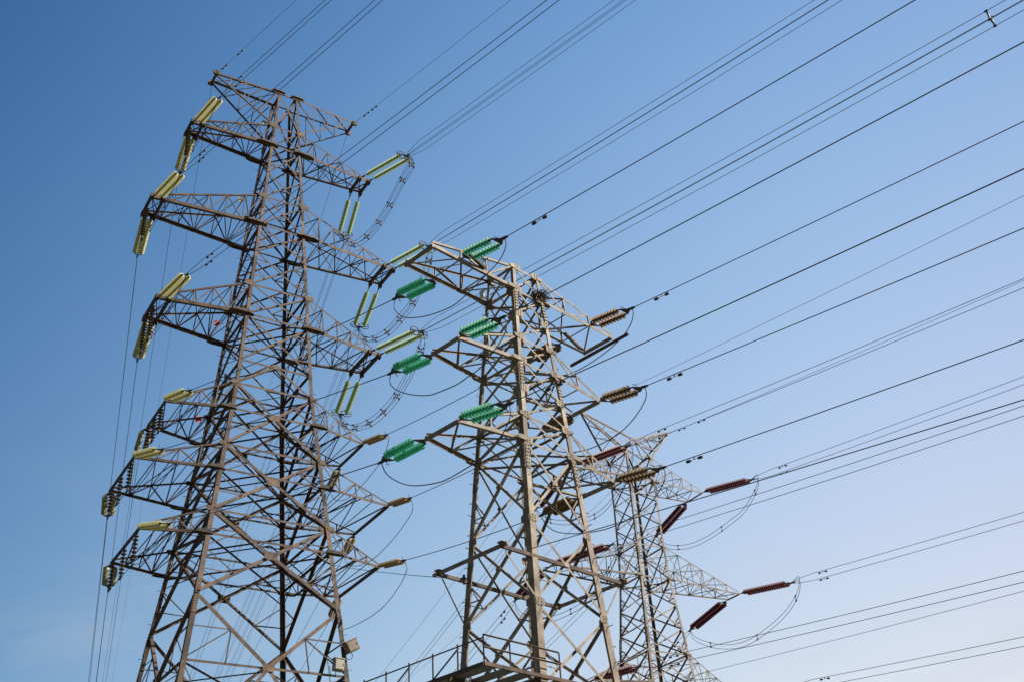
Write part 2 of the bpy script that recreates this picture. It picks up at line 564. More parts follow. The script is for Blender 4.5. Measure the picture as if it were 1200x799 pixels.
# measured attachment points, in metres
STRINGS = {
 ('tall', 'left', 1, 'front'): [[-17.228, 45.811, 46.72], [-15.267, 43.365, 46.079]],
 ('tall', 'left', 2, 'front'): [[-18.4, 44.693, 40.36], [-16.387, 42.274, 39.782]],
 ('tall', 'left', 3, 'front'): [[-17.476, 45.039, 34.0], [-15.5, 42.569, 33.512]],
 ('tall', 'right', 1, 'front'): [[-8.517, 51.652, 46.72], [-5.466, 48.777, 45.945]],
 ('tall', 'right', 2, 'front'): [[-7.037, 52.311, 40.36], [-4.323, 49.753, 39.873]],
 ('tall', 'right', 3, 'front'): [[-7.708, 51.587, 34.0], [-4.719, 48.771, 33.463]],
 ('tall', 'left', 1, 'back'): [[-17.856, 46.748, 46.72], [-19.329, 49.577, 46.455]],
 ('tall', 'left', 2, 'back'): [[-19.335, 46.089, 40.36], [-20.759, 48.897, 39.788]],
 ('tall', 'left', 3, 'back'): [[-18.665, 46.813, 34.0], [-20.137, 49.574, 33.33]],
 ('tall', 'right', 1, 'back'): [[-9.145, 52.589, 46.72], [-10.547, 56.27, 46.028]],
 ('tall', 'right', 2, 'back'): [[-7.973, 53.707, 40.36], [-9.556, 57.281, 39.514]],
 ('tall', 'right', 3, 'back'): [[-8.897, 53.361, 34.0], [-10.434, 56.968, 33.207]],
 ('tall', 'left', 4, 'front'): [[-16.664, 45.121, 28.072], [-14.78, 42.927, 27.236]],
 ('middle', 'left', 1, 'back'): [[-2.293, 28.383, 22.072], [-3.824, 30.167, 22.673]],
 ('tall', 'left', 5, 'front'): [[-17.34, 43.974, 24.58], [-15.322, 41.838, 23.73]],
 ('middle', 'left', 2, 'back'): [[-2.443, 28.21, 19.168], [-3.894, 29.745, 19.529]],
 ('tall', 'left', 6, 'front'): [[-16.684, 44.095, 21.16], [-14.581, 41.702, 20.193]],
 ('middle', 'left', 3, 'back'): [[-2.654, 28.13, 16.276], [-4.175, 29.86, 16.489]],
 ('tall', 'right', 4, 'front'): [[-8.092, 50.867, 28.072], [-6.449, 47.817, 26.915]],
 ('middle', 'right', 1, 'back'): [[1.717, 32.66, 22.072], [0.491, 34.937, 22.77]],
 ('tall', 'right', 5, 'front'): [[-6.774, 51.057, 24.58], [-5.291, 47.898, 23.493]],
 ('middle', 'right', 2, 'back'): [[1.864, 32.658, 19.168], [0.887, 34.74, 19.668]],
 ('tall', 'right', 6, 'front'): [[-7.136, 50.497, 21.16], [-5.513, 47.344, 20.174]],
 ('middle', 'right', 3, 'back'): [[1.937, 32.872, 16.276], [0.656, 35.359, 16.808]],
 ('tall', 'left', 4, 'back'): [[-18.281, 47.533, 28.072], [-19.25, 49.434, 27.537]],
 ('tall', 'left', 5, 'back'): [[-19.598, 47.343, 24.58], [-20.339, 49.365, 24.131]],
 ('tall', 'left', 6, 'back'): [[-19.237, 47.903, 21.16], [-20.001, 49.924, 20.747]],
 ('tall', 'right', 4, 'back'): [[-9.709, 53.279, 28.072], [-10.594, 55.254, 27.675]],
 ('tall', 'right', 5, 'back'): [[-9.033, 54.426, 24.58], [-9.879, 56.421, 24.198]],
 ('tall', 'right', 6, 'back'): [[-9.688, 54.305, 21.16], [-10.439, 56.328, 20.732]],
 ('middle', 'left', 1, 'front'): [[-1.375, 27.364, 22.072], [-0.063, 26.111, 21.785]],
 ('middle', 'left', 2, 'front'): [[-1.547, 27.342, 19.168], [-0.251, 26.104, 18.935]],
 ('middle', 'left', 3, 'front'): [[-1.619, 27.128, 16.276], [-0.197, 25.769, 15.94]],
 ('middle', 'right', 1, 'front'): [[2.698, 31.673, 22.072], [4.011, 30.418, 21.835]],
 ('middle', 'right', 2, 'front'): [[2.761, 31.79, 19.168], [4.1, 30.511, 18.892]],
 ('middle', 'right', 3, 'front'): [[2.972, 31.87, 16.276], [4.321, 30.581, 16.048]],
 ('rear', 'left', 1, 'front'): [[3.105, 56.964, 28.984], [6.016, 53.82, 28.503]],
 ('rear', 'left', 2, 'front'): [[1.449, 56.197, 22.9], [4.437, 52.971, 22.53]],
 ('rear', 'left', 3, 'front'): [[3.054, 56.932, 16.84], [5.264, 54.545, 16.707]],
 ('rear', 'right', 1, 'front'): [[10.972, 61.81, 28.984], [13.56, 59.015, 28.403]],
 ('rear', 'right', 2, 'front'): [[12.401, 62.945, 22.9], [14.985, 60.154, 22.429]],
 ('rear', 'left', 1, 'back'): [[2.35, 58.19, 28.984], [0.801, 60.973, 28.233]],
 ('rear', 'left', 2, 'back'): [[0.92, 57.055, 22.9], [-0.722, 60.006, 22.348]],
 ('rear', 'right', 1, 'back'): [[10.216, 63.036, 28.984], [8.481, 66.155, 28.152]],
 ('rear', 'right', 2, 'back'): [[11.872, 63.803, 22.9], [9.911, 67.327, 22.278]],
 ('rear', 'right', 3, 'front'): [[11.023, 61.842, 16.84], [13.607, 59.052, 16.369]],
 ('rear', 'right', 3, 'back'): [[10.267, 63.068, 16.84], [8.306, 66.592, 16.218]],
 ('rear', 'left', 3, 'back'): [[2.299, 58.158, 16.84], [0.656, 61.109, 16.288]],
}
# start point, bearing, slope, curvature
WIRES = {
 ('tall', 'left', 0, 'front'): [[-16.66, 46.365, 51.22], 133.548, -0.09, 0.0005],
 ('tall', 'right', 0, 'front'): [[-9.245, 51.337, 51.22], 134.289, -0.09, 0.0005],
 ('tall', 'left', 1, 'front'): [[-15.267, 43.365, 46.079], 133.638, -0.09, 0.0005],
 ('tall', 'left', 2, 'front'): [[-16.387, 42.274, 39.782], 134.067, -0.09, 0.0005],
 ('tall', 'left', 3, 'front'): [[-15.5, 42.569, 33.512], 133.767, -0.09, 0.0005],
 ('tall', 'right', 1, 'front'): [[-5.466, 48.777, 45.945], 134.172, -0.09, 0.0005],
 ('tall', 'right', 2, 'front'): [[-4.323, 49.753, 39.873], 133.762, -0.09, 0.0005],
 ('tall', 'right', 3, 'front'): [[-4.719, 48.771, 33.463], 133.771, -0.09, 0.0005],
 ('middle', 'left', 1, 'front'): [[-0.063, 26.111, 21.785], 133.785, -0.09, 0.0005],
 ('middle', 'left', 2, 'front'): [[-0.251, 26.104, 18.935], 134.47, -0.09, 0.0005],
 ('middle', 'left', 3, 'front'): [[-0.197, 25.769, 15.94], 134.656, -0.09, 0.0005],
 ('middle', 'right', 1, 'front'): [[4.011, 30.418, 21.835], 134.104, -0.09, 0.0005],
 ('middle', 'right', 2, 'front'): [[4.1, 30.511, 18.892], 134.317, -0.09, 0.0005],
 ('middle', 'right', 3, 'front'): [[4.321, 30.581, 16.048], 134.569, -0.09, 0.0005],
 ('rear', 'left', 1, 'front'): [[6.016, 53.82, 28.503], 136.474, -0.09, 0.0005],
 ('rear', 'left', 2, 'front'): [[4.437, 52.971, 22.53], 135.605, -0.09, 0.0005],
 ('rear', 'left', 3, 'front'): [[5.264, 54.545, 16.707], 137.49, -0.09, 0.0005],
 ('rear', 'right', 1, 'front'): [[13.56, 59.015, 28.403], 138.38, -0.09, 0.0005],
 ('rear', 'right', 2, 'front'): [[14.985, 60.154, 22.429], 140.03, -0.09, 0.0005],
 ('rear', 'right', 3, 'front'): [[13.607, 59.052, 16.369], 139.267, -0.09, 0.0005],
 ('rear', 'left', 0, 'front'): [[3.903, 58.301, 33.26], 138.15, -0.09, 0.0005],
 ('rear', 'right', 0, 'front'): [[9.569, 61.792, 33.173], 138.227, -0.09, 0.0005],
 ('tall', 'left', 1, 'back'): [[-19.329, 49.577, 46.455], -21.545, -0.07, 0.0003],
 ('tall', 'left', 2, 'back'): [[-20.759, 48.897, 39.788], -21.453, -0.07, 0.0003],
 ('tall', 'left', 3, 'back'): [[-20.137, 49.574, 33.33], -21.348, -0.07, 0.0003],
 ('tall', 'left', 4, 'back'): [[-19.25, 49.434, 27.537], -21.338, -0.07, 0.0003],
 ('tall', 'left', 5, 'back'): [[-20.339, 49.365, 24.131], -21.259, -0.07, 0.0003],
 ('tall', 'left', 6, 'back'): [[-20.001, 49.924, 20.747], -21.417, -0.07, 0.0003],
 ('tall', 'right', 1, 'back'): [[-10.547, 56.27, 46.028], -21.625, -0.07, 0.0003],
 ('tall', 'right', 2, 'back'): [[-9.556, 57.281, 39.514], -21.897, -0.07, 0.0003],
 ('tall', 'right', 3, 'back'): [[-10.434, 56.968, 33.207], -22.031, -0.07, 0.0003],
 ('tall', 'right', 4, 'back'): [[-10.594, 55.254, 27.675], -22.167, -0.07, 0.0003],
 ('tall', 'right', 5, 'back'): [[-9.879, 56.421, 24.198], -22.475, -0.07, 0.0003],
 ('tall', 'right', 6, 'back'): [[-10.439, 56.328, 20.732], -22.601, -0.07, 0.0003],
 ('tall', 'left', 0, 'back'): [[-17.128, 47.063, 51.22], -21.435, -0.05, 0.0003],
 ('tall', 'right', 0, 'back'): [[-9.712, 52.035, 51.22], -21.356, -0.05, 0.0003],
 ('rear', 'left', 1, 'back'): [[0.801, 60.973, 28.233], -29.0, -0.2391, 0.0008],
 ('rear', 'left', 2, 'back'): [[-0.722, 60.006, 22.348], -29.0, -0.2317, 0.0008],
 ('rear', 'right', 1, 'back'): [[8.481, 66.155, 28.152], -29.0, -0.1869, 0.0008],
 ('rear', 'right', 2, 'back'): [[9.911, 67.327, 22.278], -29.0, -0.3278, 0.0008],
 ('rear', 'left', 0, 'back'): [[3.903, 58.301, 33.26], -29.0, -0.237, 0.0008],
 ('rear', 'right', 0, 'back'): [[9.569, 61.792, 33.173], -29.0, -0.1254, 0.0008],
}
FIBRE = {
 'middle': [[0.189, 28.132, 12.749], 129.938, -0.07, 0.0005],
 'rear': [[6.168, 57.926, 16.655], 138.546, -0.07, 0.0005],
}
SPANS = {
 ('left', 1): [[-14.78, 42.927, 27.236], [-3.824, 30.167, 22.673]],
 ('left', 2): [[-15.322, 41.838, 23.73], [-3.894, 29.745, 19.529]],
 ('left', 3): [[-14.581, 41.702, 20.193], [-4.175, 29.86, 16.489]],
 ('right', 1): [[-6.449, 47.817, 26.915], [0.491, 34.937, 22.77]],
 ('right', 2): [[-5.291, 47.898, 23.493], [0.887, 34.74, 19.668]],
 ('right', 3): [[-5.513, 47.344, 20.174], [0.656, 35.359, 16.808]],
}
PILOTS = {
 1: [[[-17.655, 45.909, 46.72], [-17.655, 45.909, 44.091]]],
 2: [[[-19.123, 45.232, 40.36], [-19.123, 45.232, 38.023]]],
 3: [[[-18.028, 45.324, 34.0], [-18.028, 45.324, 31.749]], [[-18.73, 46.371, 34.0], [-18.73, 46.371, 31.692]]],
 4: [[[-17.002, 45.625, 28.072], [-17.002, 45.625, 26.671]], [[-17.584, 46.493, 28.072], [-17.584, 46.493, 26.653]], [[-18.133, 47.313, 28.072], [-18.133, 47.313, 26.733]]],
 5: [[[-17.544, 44.278, 24.58], [-17.544, 44.278, 23.039]], [[-18.472, 45.663, 24.58], [-18.472, 45.663, 23.099]], [[-19.283, 46.873, 24.58], [-19.283, 46.873, 23.131]]],
 6: [[[-16.925, 44.455, 21.16], [-16.925, 44.455, 19.589]], [[-17.956, 45.992, 21.16], [-17.956, 45.992, 19.645]], [[-18.989, 47.533, 21.16], [-18.989, 47.533, 19.713]]],
}
JUMPERS = {
 ('tall', 'right', 1): [[-5.466, 48.777, 45.945], [-5.169, 48.339, 44.864], [-5.53, 48.871, 44.703], [-6.201, 49.861, 44.293], [-6.885, 50.869, 43.742], [-7.585, 51.902, 43.516], [-8.239, 52.867, 43.472], [-9.127, 54.175, 43.889], [-9.919, 55.343, 44.643], [-10.547, 56.27, 46.028]],
 ('tall', 'right', 2): [[-4.323, 49.753, 39.873], [-4.393, 49.854, 38.924], [-5.38, 51.274, 37.273], [-6.17, 52.411, 37.039], [-6.922, 53.493, 36.917], [-7.731, 54.656, 37.127], [-8.509, 55.775, 37.655], [-9.119, 56.653, 38.383], [-9.556, 57.281, 39.514]],
 ('tall', 'right', 3): [[-4.719, 48.771, 33.463], [-4.784, 48.863, 32.401], [-6.224, 50.93, 31.041], [-6.982, 52.017, 30.78], [-7.794, 53.181, 30.753], [-8.703, 54.485, 31.082], [-9.531, 55.673, 31.659], [-10.138, 56.543, 32.387], [-10.434, 56.968, 33.207]],
 ('tall', 'right', 4): [[-6.449, 47.817, 26.915], [-6.282, 47.518, 26.607], [-6.493, 47.898, 26.022], [-6.875, 48.583, 25.736], [-8.2, 50.959, 25.636], [-9.255, 52.853, 25.894], [-10.135, 54.432, 26.66], [-10.594, 55.254, 27.675]],
 ('tall', 'right', 5): [[-5.291, 47.898, 23.493], [-5.142, 47.621, 22.748], [-5.733, 48.72, 22.432], [-6.534, 50.207, 22.262], [-7.693, 52.36, 22.292], [-8.857, 54.522, 22.826], [-9.587, 55.878, 23.532], [-9.879, 56.421, 24.198]],
 ('tall', 'right', 6): [[-5.513, 47.344, 20.174], [-5.366, 47.077, 19.696], [-5.513, 47.345, 19.403], [-6.01, 48.25, 19.057], [-7.1, 50.239, 18.826], [-8.989, 53.684, 19.293], [-9.876, 55.302, 19.821], [-10.439, 56.328, 20.732]],
 ('middle', 'left', 1): [[-0.063, 26.111, 21.785], [0.008, 26.034, 21.608], [-0.032, 26.077, 21.357], [-0.232, 26.292, 21.09], [-0.588, 26.677, 20.957], [-1.316, 27.462, 20.746], [-1.774, 27.955, 20.706], [-2.506, 28.745, 20.97], [-3.117, 29.404, 21.34], [-3.56, 29.882, 21.741], [-3.855, 30.2, 22.283], [-3.824, 30.167, 22.673]],
 ('middle', 'left', 2): [[-0.251, 26.104, 18.935], [-0.134, 25.986, 18.746], [-0.15, 26.002, 18.44], [-0.366, 26.218, 18.149], [-0.921, 26.773, 17.748], [-1.288, 27.14, 17.708], [-1.662, 27.514, 17.667], [-2.232, 28.084, 17.777], [-2.595, 28.447, 17.892], [-3.11, 28.961, 18.236], [-3.645, 29.496, 18.73], [-3.923, 29.774, 19.172], [-3.894, 29.745, 19.529]],
 ('middle', 'left', 3): [[-0.197, 25.769, 15.94], [-0.158, 25.729, 15.784], [-0.2, 25.772, 15.448], [-0.505, 26.086, 15.045], [-0.927, 26.52, 14.783], [-1.322, 26.926, 14.753], [-1.879, 27.5, 14.731], [-2.295, 27.927, 14.778], [-3.074, 28.728, 15.098], [-3.609, 29.279, 15.526], [-4.02, 29.702, 16.032], [-4.175, 29.86, 16.489]],
 ('middle', 'right', 1): [[4.011, 30.418, 21.835], [4.077, 30.334, 21.705], [4.017, 30.41, 21.386], [3.833, 30.647, 21.131], [3.608, 30.936, 21.012], [3.192, 31.47, 20.906], [2.465, 32.402, 20.915], [1.839, 33.206, 21.094], [1.15, 34.09, 21.631], [0.684, 34.688, 22.237], [0.491, 34.937, 22.77]],
 ('middle', 'right', 2): [[4.1, 30.511, 18.892], [4.159, 30.432, 18.749], [4.128, 30.473, 18.462], [3.924, 30.741, 18.191], [3.57, 31.208, 17.943], [3.095, 31.834, 17.839], [2.327, 32.844, 17.968], [1.571, 33.839, 18.392], [1.027, 34.555, 19.054], [0.887, 34.74, 19.668]],
 ('middle', 'right', 3): [[4.321, 30.581, 16.048], [4.399, 30.479, 15.907], [4.334, 30.563, 15.552], [3.908, 31.119, 15.125], [3.313, 31.894, 15.019], [2.737, 32.646, 15.059], [2.204, 33.342, 15.238], [1.576, 34.16, 15.558], [1.04, 34.859, 15.974], [0.724, 35.272, 16.481], [0.656, 35.359, 16.808]],
 ('rear', 'right', 1): [[13.56, 59.015, 28.403], [13.804, 58.672, 28.389], [13.669, 58.862, 27.724], [12.928, 59.904, 26.836], [12.309, 60.774, 26.604], [11.196, 62.338, 26.351], [10.171, 63.778, 26.396], [9.206, 65.135, 26.889], [8.654, 65.911, 27.521], [8.481, 66.155, 28.152]],
 ('rear', 'right', 2): [[14.985, 60.154, 22.429], [15.301, 59.708, 22.497], [15.161, 59.906, 21.83], [14.861, 60.33, 21.355], [14.368, 61.027, 20.881], [13.519, 62.227, 20.434], [12.534, 63.619, 20.181], [11.703, 64.794, 20.363], [10.942, 65.87, 20.812], [10.224, 66.884, 21.48], [9.961, 67.257, 21.931], [9.911, 67.327, 22.278]],
 ('rear', 'left', 1): [[6.016, 53.82, 28.503], [6.188, 53.584, 28.086], [5.926, 53.944, 27.204], [5.031, 55.17, 26.06], [3.967, 56.63, 25.658], [2.609, 58.493, 26.183], [1.585, 59.897, 26.953], [1.021, 60.67, 27.646], [0.801, 60.973, 28.233]],
 ('rear', 'left', 2): [[4.437, 52.971, 22.53], [4.615, 52.727, 22.26], [4.479, 52.912, 21.702], [3.832, 53.795, 20.942], [3.107, 54.784, 20.344], [2.187, 56.038, 20.193], [1.073, 57.558, 20.328], [0.073, 58.921, 20.861], [-0.522, 59.733, 21.505], [-0.739, 60.029, 22.06], [-0.722, 60.006, 22.348]],
 ('tall', 'left', 1): [[-15.267, 43.365, 46.079], [-15.864, 44.001, 45.211], [-16.461, 44.637, 44.59], [-17.058, 45.273, 44.217], [-17.655, 45.909, 44.091], [-18.492, 47.743, 45.023], [-19.329, 49.577, 46.455]],
 ('tall', 'left', 2): [[-16.387, 42.274, 39.782], [-17.071, 43.013, 38.971], [-17.755, 43.753, 38.408], [-18.439, 44.492, 38.092], [-19.123, 45.232, 38.023], [-19.941, 47.064, 38.656], [-20.759, 48.897, 39.788]],
 ('tall', 'left', 3): [[-15.5, 42.569, 33.512], [-16.132, 43.258, 32.7], [-16.764, 43.947, 32.136], [-17.396, 44.635, 31.819], [-18.028, 45.324, 31.749], [-18.73, 46.371, 31.692], [-19.433, 47.973, 32.261], [-20.137, 49.574, 33.33]],
 ('tall', 'left', 4): [[-14.78, 42.927, 27.236], [-15.336, 43.601, 26.724], [-15.891, 44.276, 26.459], [-16.447, 44.95, 26.441], [-17.002, 45.625, 26.671], [-17.584, 46.493, 26.653], [-18.133, 47.313, 26.733], [-18.692, 48.373, 26.885], [-19.25, 49.434, 27.537]],
 ('tall', 'left', 5): [[-15.322, 41.838, 23.73], [-15.877, 42.448, 23.186], [-16.433, 43.058, 22.889], [-16.988, 43.668, 22.84], [-17.544, 44.278, 23.039], [-18.472, 45.663, 23.099], [-19.283, 46.873, 23.131], [-19.811, 48.119, 23.381], [-20.339, 49.365, 24.131]],
 ('tall', 'left', 6): [[-14.581, 41.702, 20.193], [-15.167, 42.39, 19.671], [-15.753, 43.078, 19.396], [-16.339, 43.767, 19.369], [-16.925, 44.455, 19.589], [-17.956, 45.992, 19.645], [-18.989, 47.533, 19.713], [-19.495, 48.729, 19.98], [-20.001, 49.924, 20.747]],
}
STRETCHED_CABLE = [[-9.035, 48.337, 20.56], [-1.716, 29.97, 12.677], [0.189, 28.132, 12.749]]

# ---------------------------------------------------------------- the tall left pylon (four circuits)
pyA = thing('lattice_pylon', 'tallest brown steel lattice pylon with six crossarms a side, at the left', 'pylon', FA.o, 'lattice pylons of the power lines')
zA = [51.32, 48.36, 46.72, 44.0, 42.5, 40.36, 37.9, 36.0, 34.0, 31.05, 29.63, 28.07, 25.96, 24.58, 22.38, 21.16, 18.3, 15.29, 9.5, 5.0, 0.0]
legs(pyA, FA, hA, STEEL_A, zA, 0.125, 0.215, bolts=(1, 2), bolt_to=14.6)
for z0, z1, st, w, rd, gs in [
        (51.32, 48.36, 'X', 0.09, 0, 0), (48.36, 46.72, 'X', 0.08, 0, 0), (46.72, 44.4, 'X', 0.085, 1, 0), (44.4, 42.5, 'X', 0.085, 1, 0),
        (42.5, 40.36, 'X', 0.09, 0, 0), (40.36, 38.3, 'X', 0.09, 2, 0), (38.3, 36.0, 'X', 0.09, 2, 0), (36.0, 34.0, 'X', 0.095, 1, 0),
        (34.0, 31.05, 'X', 0.10, 2, 0), (31.05, 29.63, 'A', 0.12, 0, 0.28), (29.63, 25.96, 'X', 0.14, 2, 0.42),
        (25.96, 22.38, 'X', 0.15, 2, 0.46), (22.38, 18.3, 'X', 0.16, 2, 0.48), (18.3, 15.29, 'V', 0.17, 2, 0.4),
        (15.29, 9.5, 'A', 0.17, 2, 0), (9.5, 0.4, 'X', 0.17, 2, 0)]:
    panel(pyA, FA, hA, STEEL_A, z0, z1, st, w * 0.95, rd, 0.05, gus=gs * 0.66)
for z in (51.32, 48.36, 46.72, 42.5, 40.36, 36.0, 34.0, 31.05, 29.63, 28.07, 25.96, 24.58, 22.38, 21.16, 15.29, 9.5):
    panel(pyA, FA, hA, STEEL_A, z, z, 'H', 0.11 if z > 25 else 0.10, 0)
for z in (46.72, 40.36, 34.0, 29.63, 28.07, 25.96, 24.58, 22.38, 21.16, 15.29):
    diaphragm(pyA, FA, hA, STEEL_A, z, 0.07)
for z in (31.05, 28.07, 24.58, 21.16, 15.29):
    k = hA(z) * 0.97
    e = MB()
    md = [(-k, 0), (0, -k), (k, 0), (0, k)]
    for i in range(4):
        e.angle(FA(*md[i], z - 0.1), FA(*md[(i + 1) % 4], z - 0.1), 0.05, Z3)
    e.build('plan_bracing', STEEL_A, pyA)
for s in (-1, 1):
    # the earth wire arm on top: level upper chords, lower chords rising to the tip
    a = MB()
    for sy in (-1, 1):
        nv = FA.v(0, sy)
        t0, t1 = FA(s * hA(51.32), sy * hA(51.32), 51.26), FA(s * 4.46, sy * 0.42, 51.26)
        b0 = FA(s * hA(48.36), sy * hA(48.36), 48.4)
        for k in (0.27, 0.52, 0.76):
            a.angle(t0.lerp(t1, k), b0.lerp(t1 - Z3 * 0.1, k), 0.05, nv)
            a.angle(t0.lerp(t1, k - 0.25), b0.lerp(t1 - Z3 * 0.1, k), 0.055, nv)
    for k in (0, 1, 2):
        u = FA(s * hA(51.32), -hA(51.32), 51.26).lerp(FA(s * 4.46, -0.42, 51.26), k / 3)
        v = FA(s * hA(51.32), hA(51.32), 51.26).lerp(FA(s * 4.46, 0.42, 51.26), (k + 1) / 3)
        a.angle(u, v, 0.055, Z3)
    ao = a.build('crossarm', STEEL_A, pyA)
    for sy in (-1, 1):
        nv = FA.v(0, sy)
        for z0, w in ((51.30, 0.12), (48.40, 0.085)):
            c = MB()
            c.angle(FA(s * hA(z0), sy * hA(z0), z0), FA(s * 4.5, sy * 0.42, 51.26 - (0 if z0 > 50 else 0.12)), w, nv, off=0)
            c.build('chord', STEEL_A, ao)
    e = MB()
    e.beam(FA(s * 4.46, -0.6, 51.24), FA(s * 4.46, 0.6, 51.24), 0.12, 0.16)
    for sy in (-1, 1):
        e.plate(FA(s * 4.52, sy * 0.5, 51.2), FA.v(0.16, 0), Z3 * 0.15, 0.14, 0.3)
    e.build('tip_beam', STEEL_A, ao)
    for (z, zu, L, b, n) in ((46.72, 48.36, 4.62 * 1.2, 0.47 * 1.2, 5), (40.36, 42.5, 5.95 * 1.2, 0.70 * 1.2, 6), (34.0, 36.0, 5.15 * 1.2, 0.89 * 1.2, 5)):
        crossarm(pyA, FA, hA, STEEL_A, s, z, zu, L, b, 0.18, 0.09, 0.05, n, 0, 0.62, 0.22, gus=0.7)
    for (z, zu, L, b) in ((28.07, 29.63, 4.30 * 1.2, 1.21 * 1.2), (24.58, 25.96, 5.30 * 1.2, 1.69 * 1.2), (21.16, 22.38, 4.79 * 1.2, 1.91 * 1.2)):
        crossarm(pyA, FA, hA, STEEL_A, s, z, zu, L, b, 0.12, 0.075, 0.05, 4, 0, 0, 0.15, gus=0.5, ov=0.05)
# peak gussets and phase plates
for sx in (-1, 1):
    e = MB()
    e.plate(FA(sx * hA(51.4), -hA(51.4) - 0.03, 51.36), FA.v(0.4, 0), Z3 * 0.16, 0.03, 0.4)
    e.plate(FA(sx * hA(51.4), -hA(51.4), 51.38), FA.v(0.42, 0), FA.v(0, 0.14), 0.03, 0.4)
    e.build('peak_gusset', STEEL_A, pyA)
for (x, y, z, mt) in ((-0.95, 0.72, 49.6, SIGN), (-1.75, 1.3, 43.6, STEEL_C), (-2.25, 1.65, 35.0, SIGN_R), (-2.55, 2.0, 29.2, SIGN_R)):
    e = MB()
    e.beam(FA(x, y, z), FA(x, y, z + 0.34), 0.3, 0.02, up=FA.v(0, 1))
    e.beam(FA(x, y - 0.02, z + 0.17), FA(x + 0.35, y - 0.1, z + 0.17), 0.03, 0.03)
    e.build('phase_plate', mt, pyA)

# ---------------------------------------------------------------- the middle pylon (two circuits end here)
pyB = thing('lattice_pylon', 'middle pale beige lattice pylon carrying green insulators and a bird nest', 'pylon', FB.o, 'lattice pylons of the power lines')
zB = [23.05, 22.07, 21.04, 20.11, 19.20, 18.13, 17.18, 16.28, 13.73, 11.25, 8.9, 4.6, 0.0]
legs(pyB, FB, hB, STEEL_B, zB, 0.11, 0.25, bolts=(1, 2))
for z0, z1, w, rd in [(23.05, 22.07, 0.06, 0), (22.07, 21.04, 0.06, 0), (21.04, 20.11, 0.06, 0), (20.11, 19.20, 0.065, 0), (19.20, 18.13, 0.065, 0),
                      (18.13, 17.18, 0.065, 0), (17.18, 16.28, 0.07, 0), (16.28, 13.73, 0.085, 1), (13.73, 11.25, 0.085, 1), (11.25, 8.9, 0.09, 1), (8.9, 4.6, 0.09, 1), (4.6, 0.3, 0.09, 1)]:
    panel(pyB, FB, hB, STEEL_B, z0, z1, 'X', w * 0.88, rd, 0.04, gus=0.10 if rd else 0)
for z in (23.05, 22.07, 20.11, 19.20, 17.18, 16.28):
    panel(pyB, FB, hB, STEEL_B, z, z, 'H', 0.065, 0)
for z in (22.07, 19.20, 16.28):
    diaphragm(pyB, FB, hB, STEEL_B, z, 0.06)
for (sx, sy) in CORN:
    for z in (23.0, 22.05, 21.04, 20.11, 19.20, 18.13, 17.18, 16.28, 13.73, 11.25):
        c = FB(sx * hB(z), sy * hB(z), z)
        for ax, nn in ((FB.v(-sx, 0), FB.v(0, sy)), (FB.v(0, -sy), FB.v(sx, 0))):
            e = MB()
            e.plate(c + ax * 0.17 + nn * 0.012, ax * 0.16, Z3 * 0.12, 0.014, 0.4)
            for q in range(3):
                for u in (0.1, 0.2):
                    p0 = c + ax * u + nn * 0.018 + Z3 * (-0.08 + 0.08 * q)
                    e.tube([p0, p0 + nn * 0.025], 0.017, 6)
            e.build('gusset_plate', STEEL_B, pyB)
for s in (-1, 1):
    crossarm(pyB, FB, hB, STEEL_B, s, 22.07, 22.98, 3.42 * 1.2, 0.56 * 1.2, 0.11, 0.07, 0.05, 3, 0, 0, 0.12, gus=0.3, ov=0.0)
    crossarm(pyB, FB, hB, STEEL_B, s, 19.18, 20.09, 2.58 * 1.2, 0.52 * 1.2, 0.11, 0.07, 0.05, 2, 0, 0, 0.12, gus=0.3, ov=0.0)
    crossarm(pyB, FB, hB, STEEL_B, s, 16.28, 17.17, 2.75 * 1.2, 0.60 * 1.2, 0.11, 0.07, 0.05, 2, 0, 0, 0.12, gus=0.3, ov=0.0)
# jumper beam beyond the right end of the top arm, loose hangers under both sides
e = MB()
e.beam(FB(4.3, -1.25, 22.0), FB(4.3, 1.5, 22.0), 0.075, 0.09)
e.build('jumper_beam', STEEL_A, pyB)
for pts in (((-2.95, -0.9), (-1.97, -0.68)), ((2.86, 0.40), (4.05, 0.7))):
    e = MB()
    e.beam(FB(*pts[0], 22.25), FB(*pts[1], 22.2), 0.1, 0.09)
    e.build('hanger_bar', STEEL_A, pyB)
# the square outrigger frame
ring = MB()
rz = 12.556
ring.beam(FB(-2.47, -1.3, rz), FB(2.44, -1.3, rz), 0.075, 0.10)
ring.beam(FB(-2.47, 1.26, rz), FB(2.44, 1.26, rz), 0.075, 0.10)
ro = ring.build('outrigger_frame', STEEL_A, pyB)
for x in (-2.42, 2.4):
    e = MB()
    e.beam(FB(x, -1.5, rz + 0.03), FB(x, 1.5, rz + 0.03), 0.075, 0.09)
    e.plate(FB(x, -1.3, rz + 0.1), FB.v(0.12, 0), FB.v(0, 0.11), 0.016, 0.3)
    e.plate(FB(x, 1.26, rz + 0.1), FB.v(0.12, 0), FB.v(0, 0.11), 0.016, 0.3)
    e.build('frame_beam', STEEL_B, ro)
for sx in (-1, 1):
    for sy in (-1, 1):
        e = MB()
        e.angle(FB(sx * 2.3, sy * 1.28, rz - 0.08), FB(sx * hB(11.4), sy * hB(11.4), 11.4), 0.05, FB.v(0, sy))
        e.build('frame_strut', STEEL_B, ro)
e = MB()
e.beam(FB(-0.78, 0.72, 22.28), FB(-0.78, 0.72, 22.62), 0.03, 0.2, up=FB.v(0, 1))
e.beam(FB(-0.78, 0.72, 22.3), FB(-0.6, 0.62, 22.3), 0.03, 0.03)
e.build('number_plate', SIGN_W, pyB)

